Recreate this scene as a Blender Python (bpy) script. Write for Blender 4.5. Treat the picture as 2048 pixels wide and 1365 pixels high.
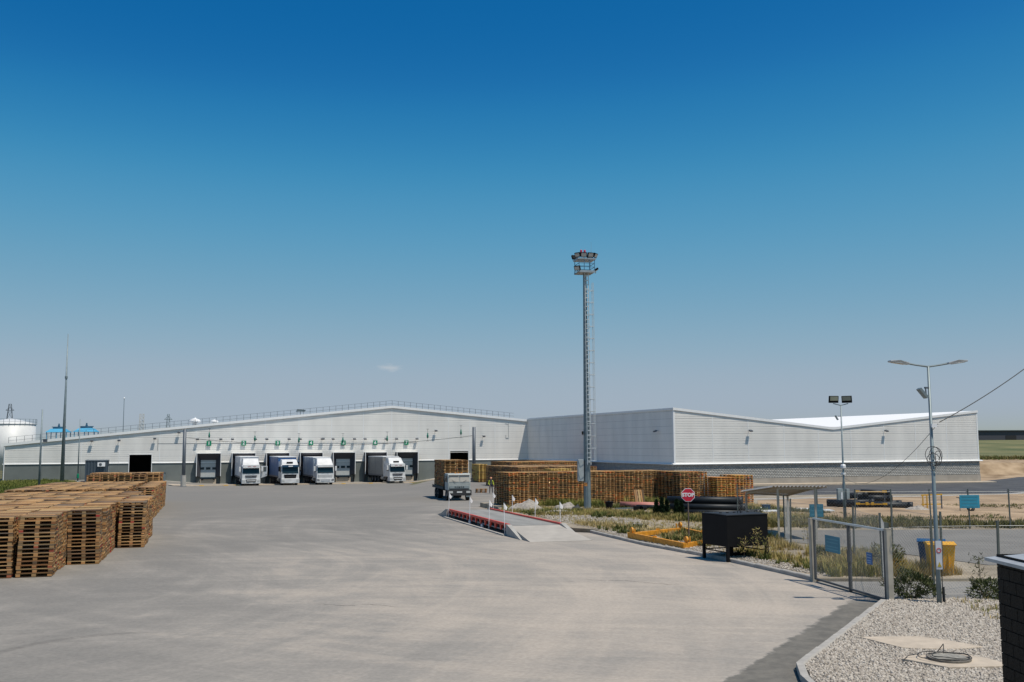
import bpy, bmesh, math, random
import numpy as np
from mathutils import Vector, Matrix
random.seed(7); RNG = np.random.default_rng(7)
for _o in list(bpy.data.objects): bpy.data.objects.remove(_o)
SC = bpy.context.scene
COL = SC.collection
R = math.radians

# ------------------------------------------------------------------ camera, sky, sun, exposure
cam = bpy.data.cameras.new('camera'); cam.sensor_width = 36.0; cam.lens = 35.0
cam.clip_start = 0.1; cam.clip_end = 6000
camo = bpy.data.objects.new('camera', cam); COL.objects.link(camo); SC.camera = camo
camo.matrix_world = Matrix.Translation((0, 0, 4.3)) @ Matrix.Rotation(R(90 + 5.95), 4, 'X') @ Matrix.Rotation(R(-0.25), 4, 'Z')
SUN_TRAVEL = Vector((-0.32, 0.25, -0.91)).normalized()
world = bpy.data.worlds.new('World'); SC.world = world; world.use_nodes = True
wn = world.node_tree.nodes; wl = world.node_tree.links; wn.clear()
sky = wn.new('ShaderNodeTexSky'); sky.sky_type = 'NISHITA'; sky.sun_disc = False
sky.sun_elevation = math.asin(-SUN_TRAVEL.z); sky.sun_rotation = math.atan2(-SUN_TRAVEL.x, -SUN_TRAVEL.y)
sky.altitude = 200; sky.air_density = 1.0; sky.dust_density = 0.6; sky.ozone_density = 3.0
bg = wn.new('ShaderNodeBackground'); bg.inputs['Strength'].default_value = 0.085
sep = wn.new('ShaderNodeSeparateColor'); cmb = wn.new('ShaderNodeCombineColor'); wl.new(sky.outputs[0], sep.inputs[0])
CURVES = ([(0,0),(0.09,0.004),(0.107,0.008),(0.127,0.025),(0.162,0.078),(0.231,0.18),(0.309,0.275),(0.376,0.335),(0.5,0.37),(1,0.5)],
    [(0,0),(0.14,0.105),(0.181,0.14),(0.209,0.20),(0.262,0.295),(0.352,0.368),(0.468,0.425),(0.6,0.45),(1,0.6)],
    [(0,0),(0.25,0.31),(0.323,0.385),(0.361,0.445),(0.423,0.505),(0.5,0.52),(0.7,0.56),(1,0.7)])
for i in range(3):      # one film-like tone curve over the whole sky
    pre = wn.new('ShaderNodeMath'); pre.operation = 'MULTIPLY'; pre.inputs[1].default_value = 0.085; wl.new(sep.outputs[i], pre.inputs[0])
    fc = wn.new('ShaderNodeFloatCurve'); cv = fc.mapping.curves[0]
    while len(cv.points) < len(CURVES[i]): cv.points.new(0.5, 0.5)
    for pt, (cx_, cy_) in zip(cv.points, CURVES[i]): pt.location = (cx_, cy_)
    for pt in cv.points: pt.handle_type = 'AUTO_CLAMPED'
    fc.mapping.update(); wl.new(pre.outputs[0], fc.inputs['Value'])
    po = wn.new('ShaderNodeMath'); po.operation = 'MULTIPLY'; po.inputs[1].default_value = 1 / 0.085; wl.new(fc.outputs[0], po.inputs[0])
    wl.new(po.outputs[0], cmb.inputs[i])
# one small wispy cloud low over the warehouse
wt = wn.new('ShaderNodeTexCoord'); wm = wn.new('ShaderNodeMapping'); wm.vector_type = 'POINT'
wm.inputs['Location'].default_value = (0.1217 / 0.0165, 0, -0.0764 / 0.0052); wm.inputs['Scale'].default_value = (1 / 0.0165, 0, 1 / 0.0052)
wl.new(wt.outputs['Generated'], wm.inputs[0])
ln = wn.new('ShaderNodeVectorMath'); ln.operation = 'LENGTH'; wl.new(wm.outputs[0], ln.inputs[0])
wz_ = wn.new('ShaderNodeTexNoise'); wz_.inputs['Scale'].default_value = 1.6; wz_.inputs['Detail'].default_value = 5; wl.new(wm.outputs[0], wz_.inputs['Vector'])
ad = wn.new('ShaderNodeMath'); ad.operation = 'MULTIPLY_ADD'; ad.inputs[1].default_value = 1.6; wl.new(wz_.outputs[0], ad.inputs[0]); wl.new(ln.outputs['Value'], ad.inputs[2])
wr_ = wn.new('ShaderNodeMapRange'); wr_.interpolation_type = 'SMOOTHSTEP'
for i_, v_ in zip((1,2,3,4), (0.75,1.75,0.5,0.0)): wr_.inputs[i_].default_value = v_
wl.new(ad.outputs[0], wr_.inputs[0])
sy_ = wn.new('ShaderNodeSeparateXYZ'); wl.new(wt.outputs['Generated'], sy_.inputs[0])
fr_ = wn.new('ShaderNodeMath'); fr_.operation = 'GREATER_THAN'; fr_.inputs[1].default_value = 0.0; wl.new(sy_.outputs[1], fr_.inputs[0])
mu_ = wn.new('ShaderNodeMath'); mu_.operation = 'MULTIPLY'; wl.new(wr_.outputs[0], mu_.inputs[0]); wl.new(fr_.outputs[0], mu_.inputs[1])
cmx = wn.new('ShaderNodeMix'); cmx.data_type = 'RGBA'; wl.new(mu_.outputs[0], cmx.inputs[0]); wl.new(cmb.outputs[0], cmx.inputs[6]); cmx.inputs[7].default_value = (6.6, 6.9, 7.2, 1)
wo = wn.new('ShaderNodeOutputWorld')
wl.new(cmx.outputs[2], bg.inputs[0]); wl.new(bg.outputs[0], wo.inputs[0])
sl = bpy.data.lights.new('sun', 'SUN'); sl.energy = 4.25; sl.angle = R(0.53); sl.color = (1.0, 0.93, 0.82)
so = bpy.data.objects.new('sun', sl); COL.objects.link(so)
so.rotation_euler = SUN_TRAVEL.to_track_quat('-Z', 'Y').to_euler(); so.location = (60, -20, 120)
SC.view_settings.view_transform = 'Standard'; SC.view_settings.look = 'None'
SC.view_settings.exposure = 0.0; SC.view_settings.gamma = 1.0; SC.view_settings.use_curve_mapping = False
SC.render.engine = 'CYCLES'

# ------------------------------------------------------------------ helpers
def ss(a, b, x):
    t = min(1.0, max(0.0, (x - a) / (b - a))); return t * t * (3 - 2 * t)
def gz(x, y):
    """height of the paved yard: falls gently away from the camera, deepest in front of the docks"""
    z = -0.0115 * min(max(y, 0), 172)
    w = ss(48, 62, -x) * ss(95, 140, y); z += w * (-0.95 - z)
    w = ss(-17, -8, x) * (1 - ss(16, 24, x)) * ss(88, 112, y)
    z += w * ((-1.03 + 0.28 * ss(112, 160, y)) - z)
    return z
def vz(x, y):
    """height of the unpaved ground behind the kerb"""
    return gz(x, y) + 0.12 + 0.25 * ss(50, 68, y) - 0.25 * ss(95, 110, y)
def tz(x, y):
    w = ss(62, 80, x)
    return gz(x, y) - 0.05 + w * (ss(193, 200, y) * 2.4 + ss(262, 460, y) * 5.2)

MATS = {}
def mat(name, col, rough=0.6, metal=0.0, var=0.12, scale=3.0, bump=0.0, bscale=30.0, col2=None, spec=0.5, coord='Object', stretch=None):
    if name in MATS: return MATS[name]
    m = bpy.data.materials.new(name); m.use_nodes = True; MATS[name] = m
    n = m.node_tree.nodes; l = m.node_tree.links
    b = n['Principled BSDF']
    b.inputs['Roughness'].default_value = rough; b.inputs['Metallic'].default_value = metal
    b.inputs['Specular IOR Level'].default_value = spec
    c = (*col, 1)
    tc = n.new('ShaderNodeTexCoord'); src = tc.outputs[coord]
    if stretch:
        mp = n.new('ShaderNodeMapping'); mp.inputs['Scale'].default_value = stretch
        l.new(src, mp.inputs[0]); src = mp.outputs[0]
    if var > 0:
        no = n.new('ShaderNodeTexNoise'); no.inputs['Scale'].default_value = scale; no.inputs['Detail'].default_value = 5
        l.new(src, no.inputs['Vector'])
        mx = n.new('ShaderNodeMix'); mx.data_type = 'RGBA'
        rp = n.new('ShaderNodeMapRange'); rp.inputs[1].default_value = 0.3; rp.inputs[2].default_value = 0.7
        l.new(no.outputs[0], rp.inputs[0]); l.new(rp.outputs[0], mx.inputs[0])
        mx.inputs[6].default_value = tuple(max(0, x * (1 - var)) for x in col) + (1,)
        mx.inputs[7].default_value = ((*col2, 1) if col2 else tuple(min(1, x * (1 + var)) for x in col) + (1,))
        l.new(mx.outputs[2], b.inputs['Base Color'])
    else: b.inputs['Base Color'].default_value = c
    if bump > 0:
        nb = n.new('ShaderNodeTexNoise'); nb.inputs['Scale'].default_value = bscale; nb.inputs['Detail'].default_value = 6
        l.new(src, nb.inputs['Vector'])
        bp = n.new('ShaderNodeBump'); bp.inputs['Strength'].default_value = bump; bp.inputs['Distance'].default_value = 0.02
        l.new(nb.outputs[0], bp.inputs['Height']); l.new(bp.outputs[0], b.inputs['Normal'])
    return m

class MB:
    def __init__(s): s.v = []; s.f = []; s.m = []
    def add(s, pts, faces, m=0):
        k = len(s.v); s.v += [tuple(p) for p in pts]
        for f in faces: s.f.append([i + k for i in f]); s.m.append(m)
        return s
    def box(s, x0, x1, y0, y1, z0, z1, m=0):
        p = [(x0,y0,z0),(x1,y0,z0),(x1,y1,z0),(x0,y1,z0),(x0,y0,z1),(x1,y0,z1),(x1,y1,z1),(x0,y1,z1)]
        return s.add(p, [(3,2,1,0),(4,5,6,7),(0,1,5,4),(1,2,6,5),(2,3,7,6),(3,0,4,7)], m)
    def bar(s, p, q, w, h=None, m=0, up=(0,0,1)):
        p = Vector(p); q = Vector(q); h = h or w; d = (q - p).normalized(); up = Vector(up)
        if abs(d.dot(up)) > 0.99: up = Vector((0,1,0))
        a = d.cross(up).normalized() * (w / 2); b = a.cross(d).normalized() * (h / 2)
        pts = [p-a-b, p+a-b, p+a+b, p-a+b, q-a-b, q+a-b, q+a+b, q-a+b]
        return s.add(pts, [(3,2,1,0),(4,5,6,7),(0,1,5,4),(1,2,6,5),(2,3,7,6),(3,0,4,7)], m)
    def tube(s, p, q, r0, r1=None, n=8, m=0, cap=True):
        p = Vector(p); q = Vector(q); r1 = r0 if r1 is None else r1; d = (q - p).normalized()
        up = Vector((0,0,1)) if abs(d.z) < 0.95 else Vector((1,0,0))
        a = d.cross(up).normalized(); b = d.cross(a)
        ring = lambda c, r: [c + (a*math.cos(2*math.pi*i/n) + b*math.sin(2*math.pi*i/n))*r for i in range(n)]
        fs = [(i, (i+1) % n, (i+1) % n + n, i + n) for i in range(n)]
        if cap: fs += [tuple(range(n-1, -1, -1)), tuple(range(n, 2*n))]
        return s.add(ring(p, r0) + ring(q, r1), fs, m)
    def pipe(s, p, q, r, t, n=14, m=0):
        p = Vector(p); q = Vector(q); d = (q - p).normalized()
        a = d.cross(Vector((0,0,1))).normalized(); b = d.cross(a)
        ring = lambda c, r: [c + (a*math.cos(2*math.pi*i/n) + b*math.sin(2*math.pi*i/n))*r for i in range(n)]
        P = ring(p, r) + ring(q, r) + ring(q, r-t) + ring(p, r-t); fs = []
        for k in range(4):
            for i in range(n):
                j = (i+1) % n; fs.append((k*n+i, k*n+j, ((k+1) % 4)*n+j, ((k+1) % 4)*n+i))
        return s.add(P, fs, m)
    def path(s, pts, r, n=6, m=0):
        for a, b in zip(pts[:-1], pts[1:]): s.tube(a, b, r, r, n, m)
        return s
    def ext(s, poly, vec, m=0):
        n = len(poly); P = [Vector(p) for p in poly]; vec = Vector(vec)
        return s.add(P + [p + vec for p in P], [tuple(range(n-1,-1,-1)), tuple(range(n, 2*n))] + [(i,(i+1)%n,(i+1)%n+n,i+n) for i in range(n)], m)
    def cone(s, c, rz, m=0, n=10):   # rz: list of (radius, z)
        c = Vector(c); k = len(rz); P = []
        for r, z in rz: P += [c + Vector((r*math.cos(2*math.pi*i/n), r*math.sin(2*math.pi*i/n), z)) for i in range(n)]
        fs = [(j*n+i, j*n+(i+1)%n, (j+1)*n+(i+1)%n, (j+1)*n+i) for j in range(k-1) for i in range(n)]
        fs += [tuple(range(n-1,-1,-1)), tuple(range((k-1)*n, k*n))]
        return s.add(P, fs, m)
    def mesh(s, name, mats, smooth=False):
        me = bpy.data.meshes.new(name); me.from_pydata(s.v, [], s.f)
        for q in (mats if isinstance(mats, (list, tuple)) else [mats]): me.materials.append(q)
        if any(s.m): me.polygons.foreach_set('material_index', s.m)
        bm = bmesh.new(); bm.from_mesh(me); bmesh.ops.recalc_face_normals(bm, faces=bm.faces); bm.to_mesh(me); bm.free()
        if smooth: me.shade_auto_smooth(angle=R(35)) if hasattr(me, 'shade_auto_smooth') else me.polygons.foreach_set('use_smooth', [True]*len(me.polygons))
        me.update(); return me
    def build(s, name, mats, parent=None, smooth=False, bevel=0, seg=2):
        o = bpy.data.objects.new(name, s.mesh(name, mats, smooth)); COL.objects.link(o)
        if parent: o.parent = parent
        if bevel:
            b = o.modifiers.new('bevel', 'BEVEL'); b.width = bevel; b.segments = seg; b.limit_method = 'ANGLE'; b.harden_normals = False
        return o
def tag(o, label, cat, group=None):
    o['label'] = label; o['category'] = cat
    if group: o['group'] = group
    return o
def thing(name, label, cat, loc=(0,0,0), rotz=0, group=None):
    o = bpy.data.objects.new(name, None); COL.objects.link(o); o.empty_display_size = 0.3
    o.location = loc; o.rotation_euler = (0, 0, rotz); return tag(o, label, cat, group)
def struct(o): o['kind'] = 'structure'; return o
def stuff(o, label=None, cat=None):
    o['kind'] = 'stuff'
    if label: o['label'] = label
    if cat: o['category'] = cat
    return o
def inst(name, me, parent, loc=(0,0,0), rot=(0,0,0)):
    o = bpy.data.objects.new(name, me); COL.objects.link(o); o.parent = parent; o.location = loc; o.rotation_euler = rot; return o
def copy_tree(o, parent=None):
    c = o.copy(); COL.objects.link(c); c.parent = parent
    for ch in list(o.children): copy_tree(ch, c)
    return c
def text_mesh(body, size, depth=0.004, bold=0.0):
    cu = bpy.data.curves.new('t', 'FONT'); cu.body = body; cu.size = size; cu.extrude = depth; cu.offset = bold
    cu.align_x = 'CENTER'; cu.align_y = 'CENTER'; cu.resolution_u = 3
    o = bpy.data.objects.new('t', cu); COL.objects.link(o)
    bpy.context.view_layer.update()
    me = bpy.data.meshes.new_from_object(o); bpy.data.objects.remove(o); return me
def text_part(name, body, size, m, parent, loc, rot=(R(90),0,0), depth=0.004, bold=0.0):
    me = text_mesh(body, size, depth, bold); me.materials.clear(); me.materials.append(m)
    return inst(name, me, parent, loc, rot)
def sheet(name, poly, zf, m, step=3.0, parent=None, skirt=0.35):
    bm = bmesh.new(); f = bm.faces.new([bm.verts.new((x, y, 0)) for x, y in poly])
    bmesh.ops.triangulate(bm, faces=[f])
    xs = [p[0] for p in poly]; ys = [p[1] for p in poly]
    for ax, lo, hi in ((0, min(xs), max(xs)), (1, min(ys), max(ys))):
        c = lo + step
        while c < hi:
            co = (c,0,0) if ax == 0 else (0,c,0); no = (1,0,0) if ax == 0 else (0,1,0)
            bmesh.ops.bisect_plane(bm, geom=bm.verts[:]+bm.edges[:]+bm.faces[:], plane_co=co, plane_no=no); c += step
    for v in bm.verts: v.co.z = zf(v.co.x, v.co.y)
    bmesh.ops.recalc_face_normals(bm, faces=bm.faces)
    top = bm.faces[:]
    if sum(f.normal.z for f in bm.faces) < 0: bmesh.ops.reverse_faces(bm, faces=bm.faces)
    if skirt:
        r = bmesh.ops.extrude_edge_only(bm, edges=[e for e in bm.edges if e.is_boundary])
        for v in [g for g in r['geom'] if isinstance(g, bmesh.types.BMVert)]: v.co.z -= skirt
        bm.normal_update()
        for e in bm.edges: e.smooth = not (len(e.link_faces) == 2 and (abs(e.link_faces[0].normal.z) > 0.5) != (abs(e.link_faces[1].normal.z) > 0.5))
    me = bpy.data.meshes.new(name); bm.to_mesh(me); bm.free(); me.materials.append(m)
    me.polygons.foreach_set('use_smooth', [abs(q.normal.z) > 0.5 for q in me.polygons])
    o = bpy.data.objects.new(name, me); COL.objects.link(o)
    if parent: o.parent = parent
    return o
def raw_mesh(name, V, Fq, mats, midx=None, tone=None, parent=None):
    """fast mesh from numpy arrays; Fq is (n,4) quads or (n,3) triangles"""
    me = bpy.data.meshes.new(name); k = Fq.shape[1]
    me.vertices.add(len(V)); me.vertices.foreach_set('co', V.astype(np.float32).ravel())
    me.loops.add(Fq.size); me.loops.foreach_set('vertex_index', Fq.astype(np.int32).ravel())
    me.polygons.add(len(Fq)); me.polygons.foreach_set('loop_start', np.arange(0, Fq.size, k, dtype=np.int32))
    me.polygons.foreach_set('loop_total', np.full(len(Fq), k, dtype=np.int32))
    for q in mats: me.materials.append(q)
    if midx is not None: me.polygons.foreach_set('material_index', midx.astype(np.int32))
    if tone is not None:
        a = me.attributes.new('tone', 'FLOAT', 'POINT'); a.data.foreach_set('value', tone.astype(np.float32))
    me.update(calc_edges=True); me.validate()
    o = bpy.data.objects.new(name, me); COL.objects.link(o)
    if parent: o.parent = parent
    return o

# ------------------------------------------------------------------ materials
def ramp_random_mat(name, stops, rough=0.8, use_obj=True, island=0.3, grain=0.25, gs=(3, 40, 40)):
    m = bpy.data.materials.new(name); m.use_nodes = True; n = m.node_tree.nodes; l = m.node_tree.links; b = n['Principled BSDF']
    b.inputs['Roughness'].default_value = rough; b.inputs['Specular IOR Level'].default_value = 0.25
    ge = n.new('ShaderNodeNewGeometry'); at = n.new('ShaderNodeAttribute'); at.attribute_name = 'tone'
    oi = n.new('ShaderNodeObjectInfo')
    a1 = n.new('ShaderNodeMath'); a1.operation = 'MULTIPLY_ADD'; a1.inputs[1].default_value = island
    l.new(ge.outputs['Random Per Island'], a1.inputs[0]); l.new(at.outputs['Fac'], a1.inputs[2])
    a2 = n.new('ShaderNodeMath'); a2.operation = 'ADD'; l.new(a1.outputs[0], a2.inputs[0])
    if use_obj: l.new(oi.outputs['Random'], a2.inputs[1])
    else: a2.inputs[1].default_value = 0
    fr = n.new('ShaderNodeMath'); fr.operation = 'FRACT'; l.new(a2.outputs[0], fr.inputs[0])
    cr = n.new('ShaderNodeValToRGB'); l.new(fr.outputs[0], cr.inputs[0])
    e = cr.color_ramp.elements
    while len(e) < len(stops): e.new(0.5)
    for q, (p, c) in zip(e, stops): q.position = p; q.color = (*c, 1)
    tc = n.new('ShaderNodeTexCoord'); mp = n.new('ShaderNodeMapping'); mp.inputs['Scale'].default_value = gs
    l.new(tc.outputs['Object'], mp.inputs[0]); no = n.new('ShaderNodeTexNoise'); no.inputs['Scale'].default_value = 1; no.inputs['Detail'].default_value = 4
    l.new(mp.outputs[0], no.inputs[0])
    mr = n.new('ShaderNodeMapRange'); mr.inputs[3].default_value = 1 - grain; mr.inputs[4].default_value = 1 + grain; l.new(no.outputs[0], mr.inputs[0])
    mx = n.new('ShaderNodeMix'); mx.data_type = 'RGBA'; mx.blend_type = 'MULTIPLY'; mx.inputs[0].default_value = 1
    l.new(cr.outputs[0], mx.inputs[6]); l.new(mr.outputs[0], mx.inputs[7]); l.new(mx.outputs[2], b.inputs['Base Color'])
    return m
W1, W2, W3, W4 = (0.43,0.225,0.09), (0.22,0.105,0.042), (0.58,0.36,0.165), (0.075,0.046,0.028)
M_BOARD = ramp_random_mat('pallet_board_wood', [(0,W1),(0.17,W3),(0.3,W2),(0.42,W4),(0.55,(0.2,0.16,0.12)),(0.68,W1),(0.82,(0.5,0.34,0.16)),(0.92,W4),(1,W2)])
M_BLOCK = ramp_random_mat('pallet_block_wood', [(0,W2),(0.25,W1),(0.45,W4),(0.62,(0.3,0.2,0.1)),(0.78,(0.33,0.17,0.06)),(0.86,W2),(0.9,(0.42,0.03,0.035)),(0.95,(0.3,0.05,0.035)),(1,W1)])
M_BOARD2 = ramp_random_mat('pallet_board_reddish', [(0,W2),(0.18,(0.46,0.28,0.11)),(0.36,(0.34,0.2,0.08)),(0.5,W4),(0.62,(0.55,0.36,0.15)),(0.78,(0.55,0.19,0.04)),(0.9,(0.4,0.24,0.1)),(1,W2)])
M_BLOCK2 = ramp_random_mat('pallet_block_painted', [(0,W2),(0.2,W4),(0.35,(0.18,0.1,0.045)),(0.5,W4),(0.62,(0.4,0.17,0.045)),(0.74,(0.5,0.075,0.025)),(0.82,W2),(0.92,(0.5,0.36,0.17)),(1,W4)])
M_BOARD3 = ramp_random_mat('pallet_board_yellow', [(0,(0.55,0.36,0.1)),(0.5,(0.6,0.42,0.14)),(1,(0.5,0.3,0.09))])
M_BOARD4 = ramp_random_mat('pallet_board_orange', [(0,(0.55,0.33,0.09)),(0.35,(0.6,0.2,0.05)),(0.6,(0.56,0.4,0.12)),(0.85,(0.5,0.25,0.06)),(1,(0.55,0.1,0.03))])

PANEL = mat('wall_panel_white', (0.79,0.765,0.72), 0.5, 0, 0.07, 0.5, stretch=(1,1,0.25))
PANEL2 = mat('wall_panel_pale_grey', (0.77,0.745,0.70), 0.5, 0, 0.07, 0.5, stretch=(1,1,0.25))
GREYW = mat('plinth_grey_green', (0.16,0.175,0.165), 0.6, 0, 0.12, 0.5)
TRIMW = mat('trim_white', (0.8,0.8,0.79), 0.4, 0, 0.04)
CORE = mat('wall_core', (0.35,0.35,0.34), 0.8)
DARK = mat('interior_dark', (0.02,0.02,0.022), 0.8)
RUBBER = mat('black_rubber', (0.025,0.025,0.028), 0.7)
CURTAIN = mat('dock_curtain', (0.055,0.055,0.065), 0.7)
GALV = mat('galvanised_steel', (0.36,0.40,0.42), 0.45, 0.6, 0.12, 4)
STEEL_D = mat('dark_grey_steel', (0.10,0.115,0.135), 0.5, 0.3, 0.1)
STEEL_B = mat('blue_grey_steel', (0.19,0.235,0.25), 0.5, 0.3, 0.12, 3)
CONC = mat('concrete', (0.38,0.36,0.325), 0.9, 0, 0.15, 2.5, 0.3, 40)
CONC_D = mat('old_concrete', (0.24,0.225,0.205), 0.9, 0, 0.22, 3, 0.35, 40)
CONC_T = mat('tan_concrete', (0.47,0.39,0.30), 0.9, 0, 0.12, 3, 0.3, 40)
GREEN = mat('green_plastic', (0.0,0.22,0.11), 0.5)
WHITE = mat('white_paint', (0.8,0.8,0.8), 0.4, 0, 0.03)
YELLOW = mat('yellow_paint', (0.72,0.42,0.02), 0.5, 0, 0.12)
RED = mat('red_paint', (0.62,0.045,0.02), 0.5, 0, 0.15, 5)
BLACK = mat('black_paint', (0.008,0.008,0.009), 0.6, 0, 0.1, spec=0.12)
BLUEB = mat('blue_plastic', (0.02,0.10,0.28), 0.45)
TEAL = mat('teal_blue_sign', (0.015,0.17,0.25), 0.5, 0, 0.1)
TEAL_L = mat('pale_teal_print', (0.045,0.23,0.31), 0.5)
def glass_mat(name, col, rough=0.08):
    m = mat(name, col, rough, 0, 0); m.node_tree.nodes['Principled BSDF'].inputs['Specular IOR Level'].default_value = 0.35; return m
WGLASS = glass_mat('windscreen_glass', (0.012,0.03,0.04))
CAB_W = mat('truck_white', (0.60,0.60,0.595), 0.35, 0, 0.14, 1.3)
LAMPG = glass_mat('lamp_glass', (0.5,0.5,0.48), 0.15)

def yard_mat():
    m = bpy.data.materials.new('yard_asphalt'); m.use_nodes = True; n = m.node_tree.nodes; l = m.node_tree.links; b = n['Principled BSDF']
    b.inputs['Roughness'].default_value = 0.92; b.inputs['Specular IOR Level'].default_value = 0.2
    tc = n.new('ShaderNodeTexCoord'); P = tc.outputs['Object']
    def noise(vec, s, d=5, rough=0.55, dist=0):
        q = n.new('ShaderNodeTexNoise'); q.inputs['Scale'].default_value = s; q.inputs['Detail'].default_value = d; q.inputs['Roughness'].default_value = rough; q.inputs['Distortion'].default_value = dist
        l.new(vec, q.inputs['Vector']); return q.outputs[0]
    def mr(x, a, bb, c=0, d=1):
        q = n.new('ShaderNodeMapRange'); q.interpolation_type = 'SMOOTHSTEP'
        for i, v in zip((1,2,3,4), (a,bb,c,d)): q.inputs[i].default_value = v
        l.new(x, q.inputs[0]); return q.outputs[0]
    def op(o, a, c):
        q = n.new('ShaderNodeMath'); q.operation = o
        for i, v in ((0,a),(1,c)):
            if isinstance(v, (int, float)): q.inputs[i].default_value = v
            else: l.new(v, q.inputs[i])
        return q.outputs[0]
    def polar(cx, cy, ka, kr):      # arcs left by turning wheels round (cx, cy)
        mp = n.new('ShaderNodeMapping'); mp.inputs['Location'].default_value = (-cx, -cy, 0); l.new(P, mp.inputs[0])
        sx = n.new('ShaderNodeSeparateXYZ'); l.new(mp.outputs[0], sx.inputs[0])
        r = op('SQRT', op('ADD', op('MULTIPLY', sx.outputs[0], sx.outputs[0]), op('MULTIPLY', sx.outputs[1], sx.outputs[1])), 0)
        a = op('ARCTAN2', sx.outputs[1], sx.outputs[0])
        cx_ = n.new('ShaderNodeCombineXYZ'); l.new(op('MULTIPLY', a, ka), cx_.inputs[0]); l.new(op('MULTIPLY', r, kr), cx_.inputs[1]); return cx_.outputs[0]
    sx = n.new('ShaderNodeSeparateXYZ'); l.new(P, sx.inputs[0])
    big = noise(P, 0.045, 4, 0.5, 0.6); mid = noise(P, 0.35, 5, 0.6, 0.4); fine = noise(P, 9, 4, 0.7)
    arc1 = noise(polar(-34, 34, 2.2, 0.42), 1.0, 7, 0.66, 1.6); arc2 = noise(polar(24, 70, 2.4, 0.4), 1.0, 7, 0.66, 1.6)
    arc3 = noise(polar(-2, -30, 3.0, 0.9), 1.0, 7, 0.68, 1.2)
    # dust lies thickest in the middle of the yard and towards the gate
    nearx = mr(sx.outputs[0], -16, 8); cy = op('MULTIPLY', mr(sx.outputs[1], 95, 40), 1)
    d = op('ADD', op('MULTIPLY', nearx, 0.34), op('MULTIPLY', cy, 0.2))
    d = op('ADD', d, op('MULTIPLY', mr(big, 0.35, 0.7), 0.25))
    d = op('ADD', d, op('MULTIPLY', mr(arc1, 0.38, 0.68), 0.14)); d = op('ADD', d, op('MULTIPLY', mr(arc2, 0.38, 0.68), 0.13))
    d = op('ADD', d, op('MULTIPLY', mr(arc3, 0.42, 0.68), 0.11)); d = op('ADD', d, op('MULTIPLY', mr(mid, 0.3, 0.75), 0.14))
    dust = mr(d, 0.25, 1.05)
    # darker strip beside the gravel-bed kerb: ragged edge
    e = op('SUBTRACT', op('SUBTRACT', sx.outputs[0], op('MULTIPLY', sx.outputs[1], 0.565)), -6.0)   # kerb line x = 0.565 y - 6
    e = op('ADD', e, op('MULTIPLY', op('SUBTRACT', noise(P, 1.4, 6, 0.75), 0.5), 0.8))
    kerb_strip = op('MULTIPLY', mr(e, -1.12, -0.98), mr(sx.outputs[1], 31, 29.3))
    dust = op('MULTIPLY', dust, op('SUBTRACT', 1, op('MULTIPLY', kerb_strip, 0.85)))
    dark = op('MULTIPLY', mr(arc1, 0.62, 0.72), mr(noise(P, 0.2, 3), 0.45, 0.6))
    ax = op('SUBTRACT', sx.outputs[0], -8.9); ay = op('MULTIPLY', op('SUBTRACT', sx.outputs[1], 22.4), 0.9)
    rr = op('SQRT', op('ADD', op('MULTIPLY', ax, ax), op('MULTIPLY', ay, ay)), 0)
    tyre = op('MULTIPLY', mr(op('ABSOLUTE', op('SUBTRACT', rr, 2.6), 0), 0.22, 0.05), op('MULTIPLY', mr(ax, 1.0, -1.6), mr(noise(P, 3, 4, 0.6), 0.25, 0.6)))
    dark = op('ADD', dark, op('MULTIPLY', tyre, 2.2))
    cr = n.new('ShaderNodeValToRGB'); l.new(dust, cr.inputs[0]); E_ = cr.color_ramp.elements
    E_[0].position = 0; E_[0].color = (0.20,0.187,0.168,1); E_[1].position = 1; E_[1].color = (0.415,0.357,0.297,1)
    q = E_.new(0.45); q.color = (0.28,0.255,0.224,1)
    mx = n.new('ShaderNodeMix'); mx.data_type = 'RGBA'; mx.blend_type = 'MULTIPLY'; mx.inputs[0].default_value = 1
    l.new(cr.outputs[0], mx.inputs[6]); l.new(op('SUBTRACT', op('SUBTRACT', mr(fine, 0.2, 0.8, 0.86, 1.12), op('MULTIPLY', dark, 0.10)), op('MULTIPLY', mr(noise(P, 0.8, 3, 0.6, 0.8), 0.70, 0.78), 0.2)), mx.inputs[7])
    mb_ = n.new('ShaderNodeMix'); mb_.data_type = 'RGBA'; l.new(op('MULTIPLY', kerb_strip, 0.8), mb_.inputs[0]); l.new(mx.outputs[2], mb_.inputs[6])
    cb = n.new('ShaderNodeValToRGB'); l.new(mr(noise(P, 2.5, 5, 0.7), 0.3, 0.75), cb.inputs[0]); cb.color_ramp.elements[0].color = (0.10,0.094,0.082,1); cb.color_ramp.elements[1].color = (0.185,0.168,0.14,1)
    l.new(cb.outputs[0], mb_.inputs[7]); l.new(mb_.outputs[2], b.inputs['Base Color'])
    bp = n.new('ShaderNodeBump'); bp.inputs['Strength'].default_value = 0.25; bp.inputs['Distance'].default_value = 0.02
    l.new(noise(P, 25, 5, 0.7), bp.inputs['Height']); l.new(bp.outputs[0], b.inputs['Normal'])
    return m
YARD = yard_mat()
SAND = mat('sandy_soil', (0.31,0.205,0.115), 0.95, 0, 0.3, 0.35, 0.8, 3, col2=(0.47,0.335,0.205))
VERGE = mat('gravelly_soil', (0.26,0.205,0.135), 0.95, 0, 0.3, 0.7, 0.6, 12, col2=(0.39,0.33,0.245))
GRASSG = mat('grassy_soil', (0.075,0.085,0.03), 0.95, 0, 0.35, 0.4, 0.6, 6, col2=(0.15,0.135,0.06))
FIELD = mat('field_grass', (0.10,0.125,0.035), 0.95, 0, 0.3, 0.05, 0.4, 1, col2=(0.2,0.175,0.07))
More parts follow.
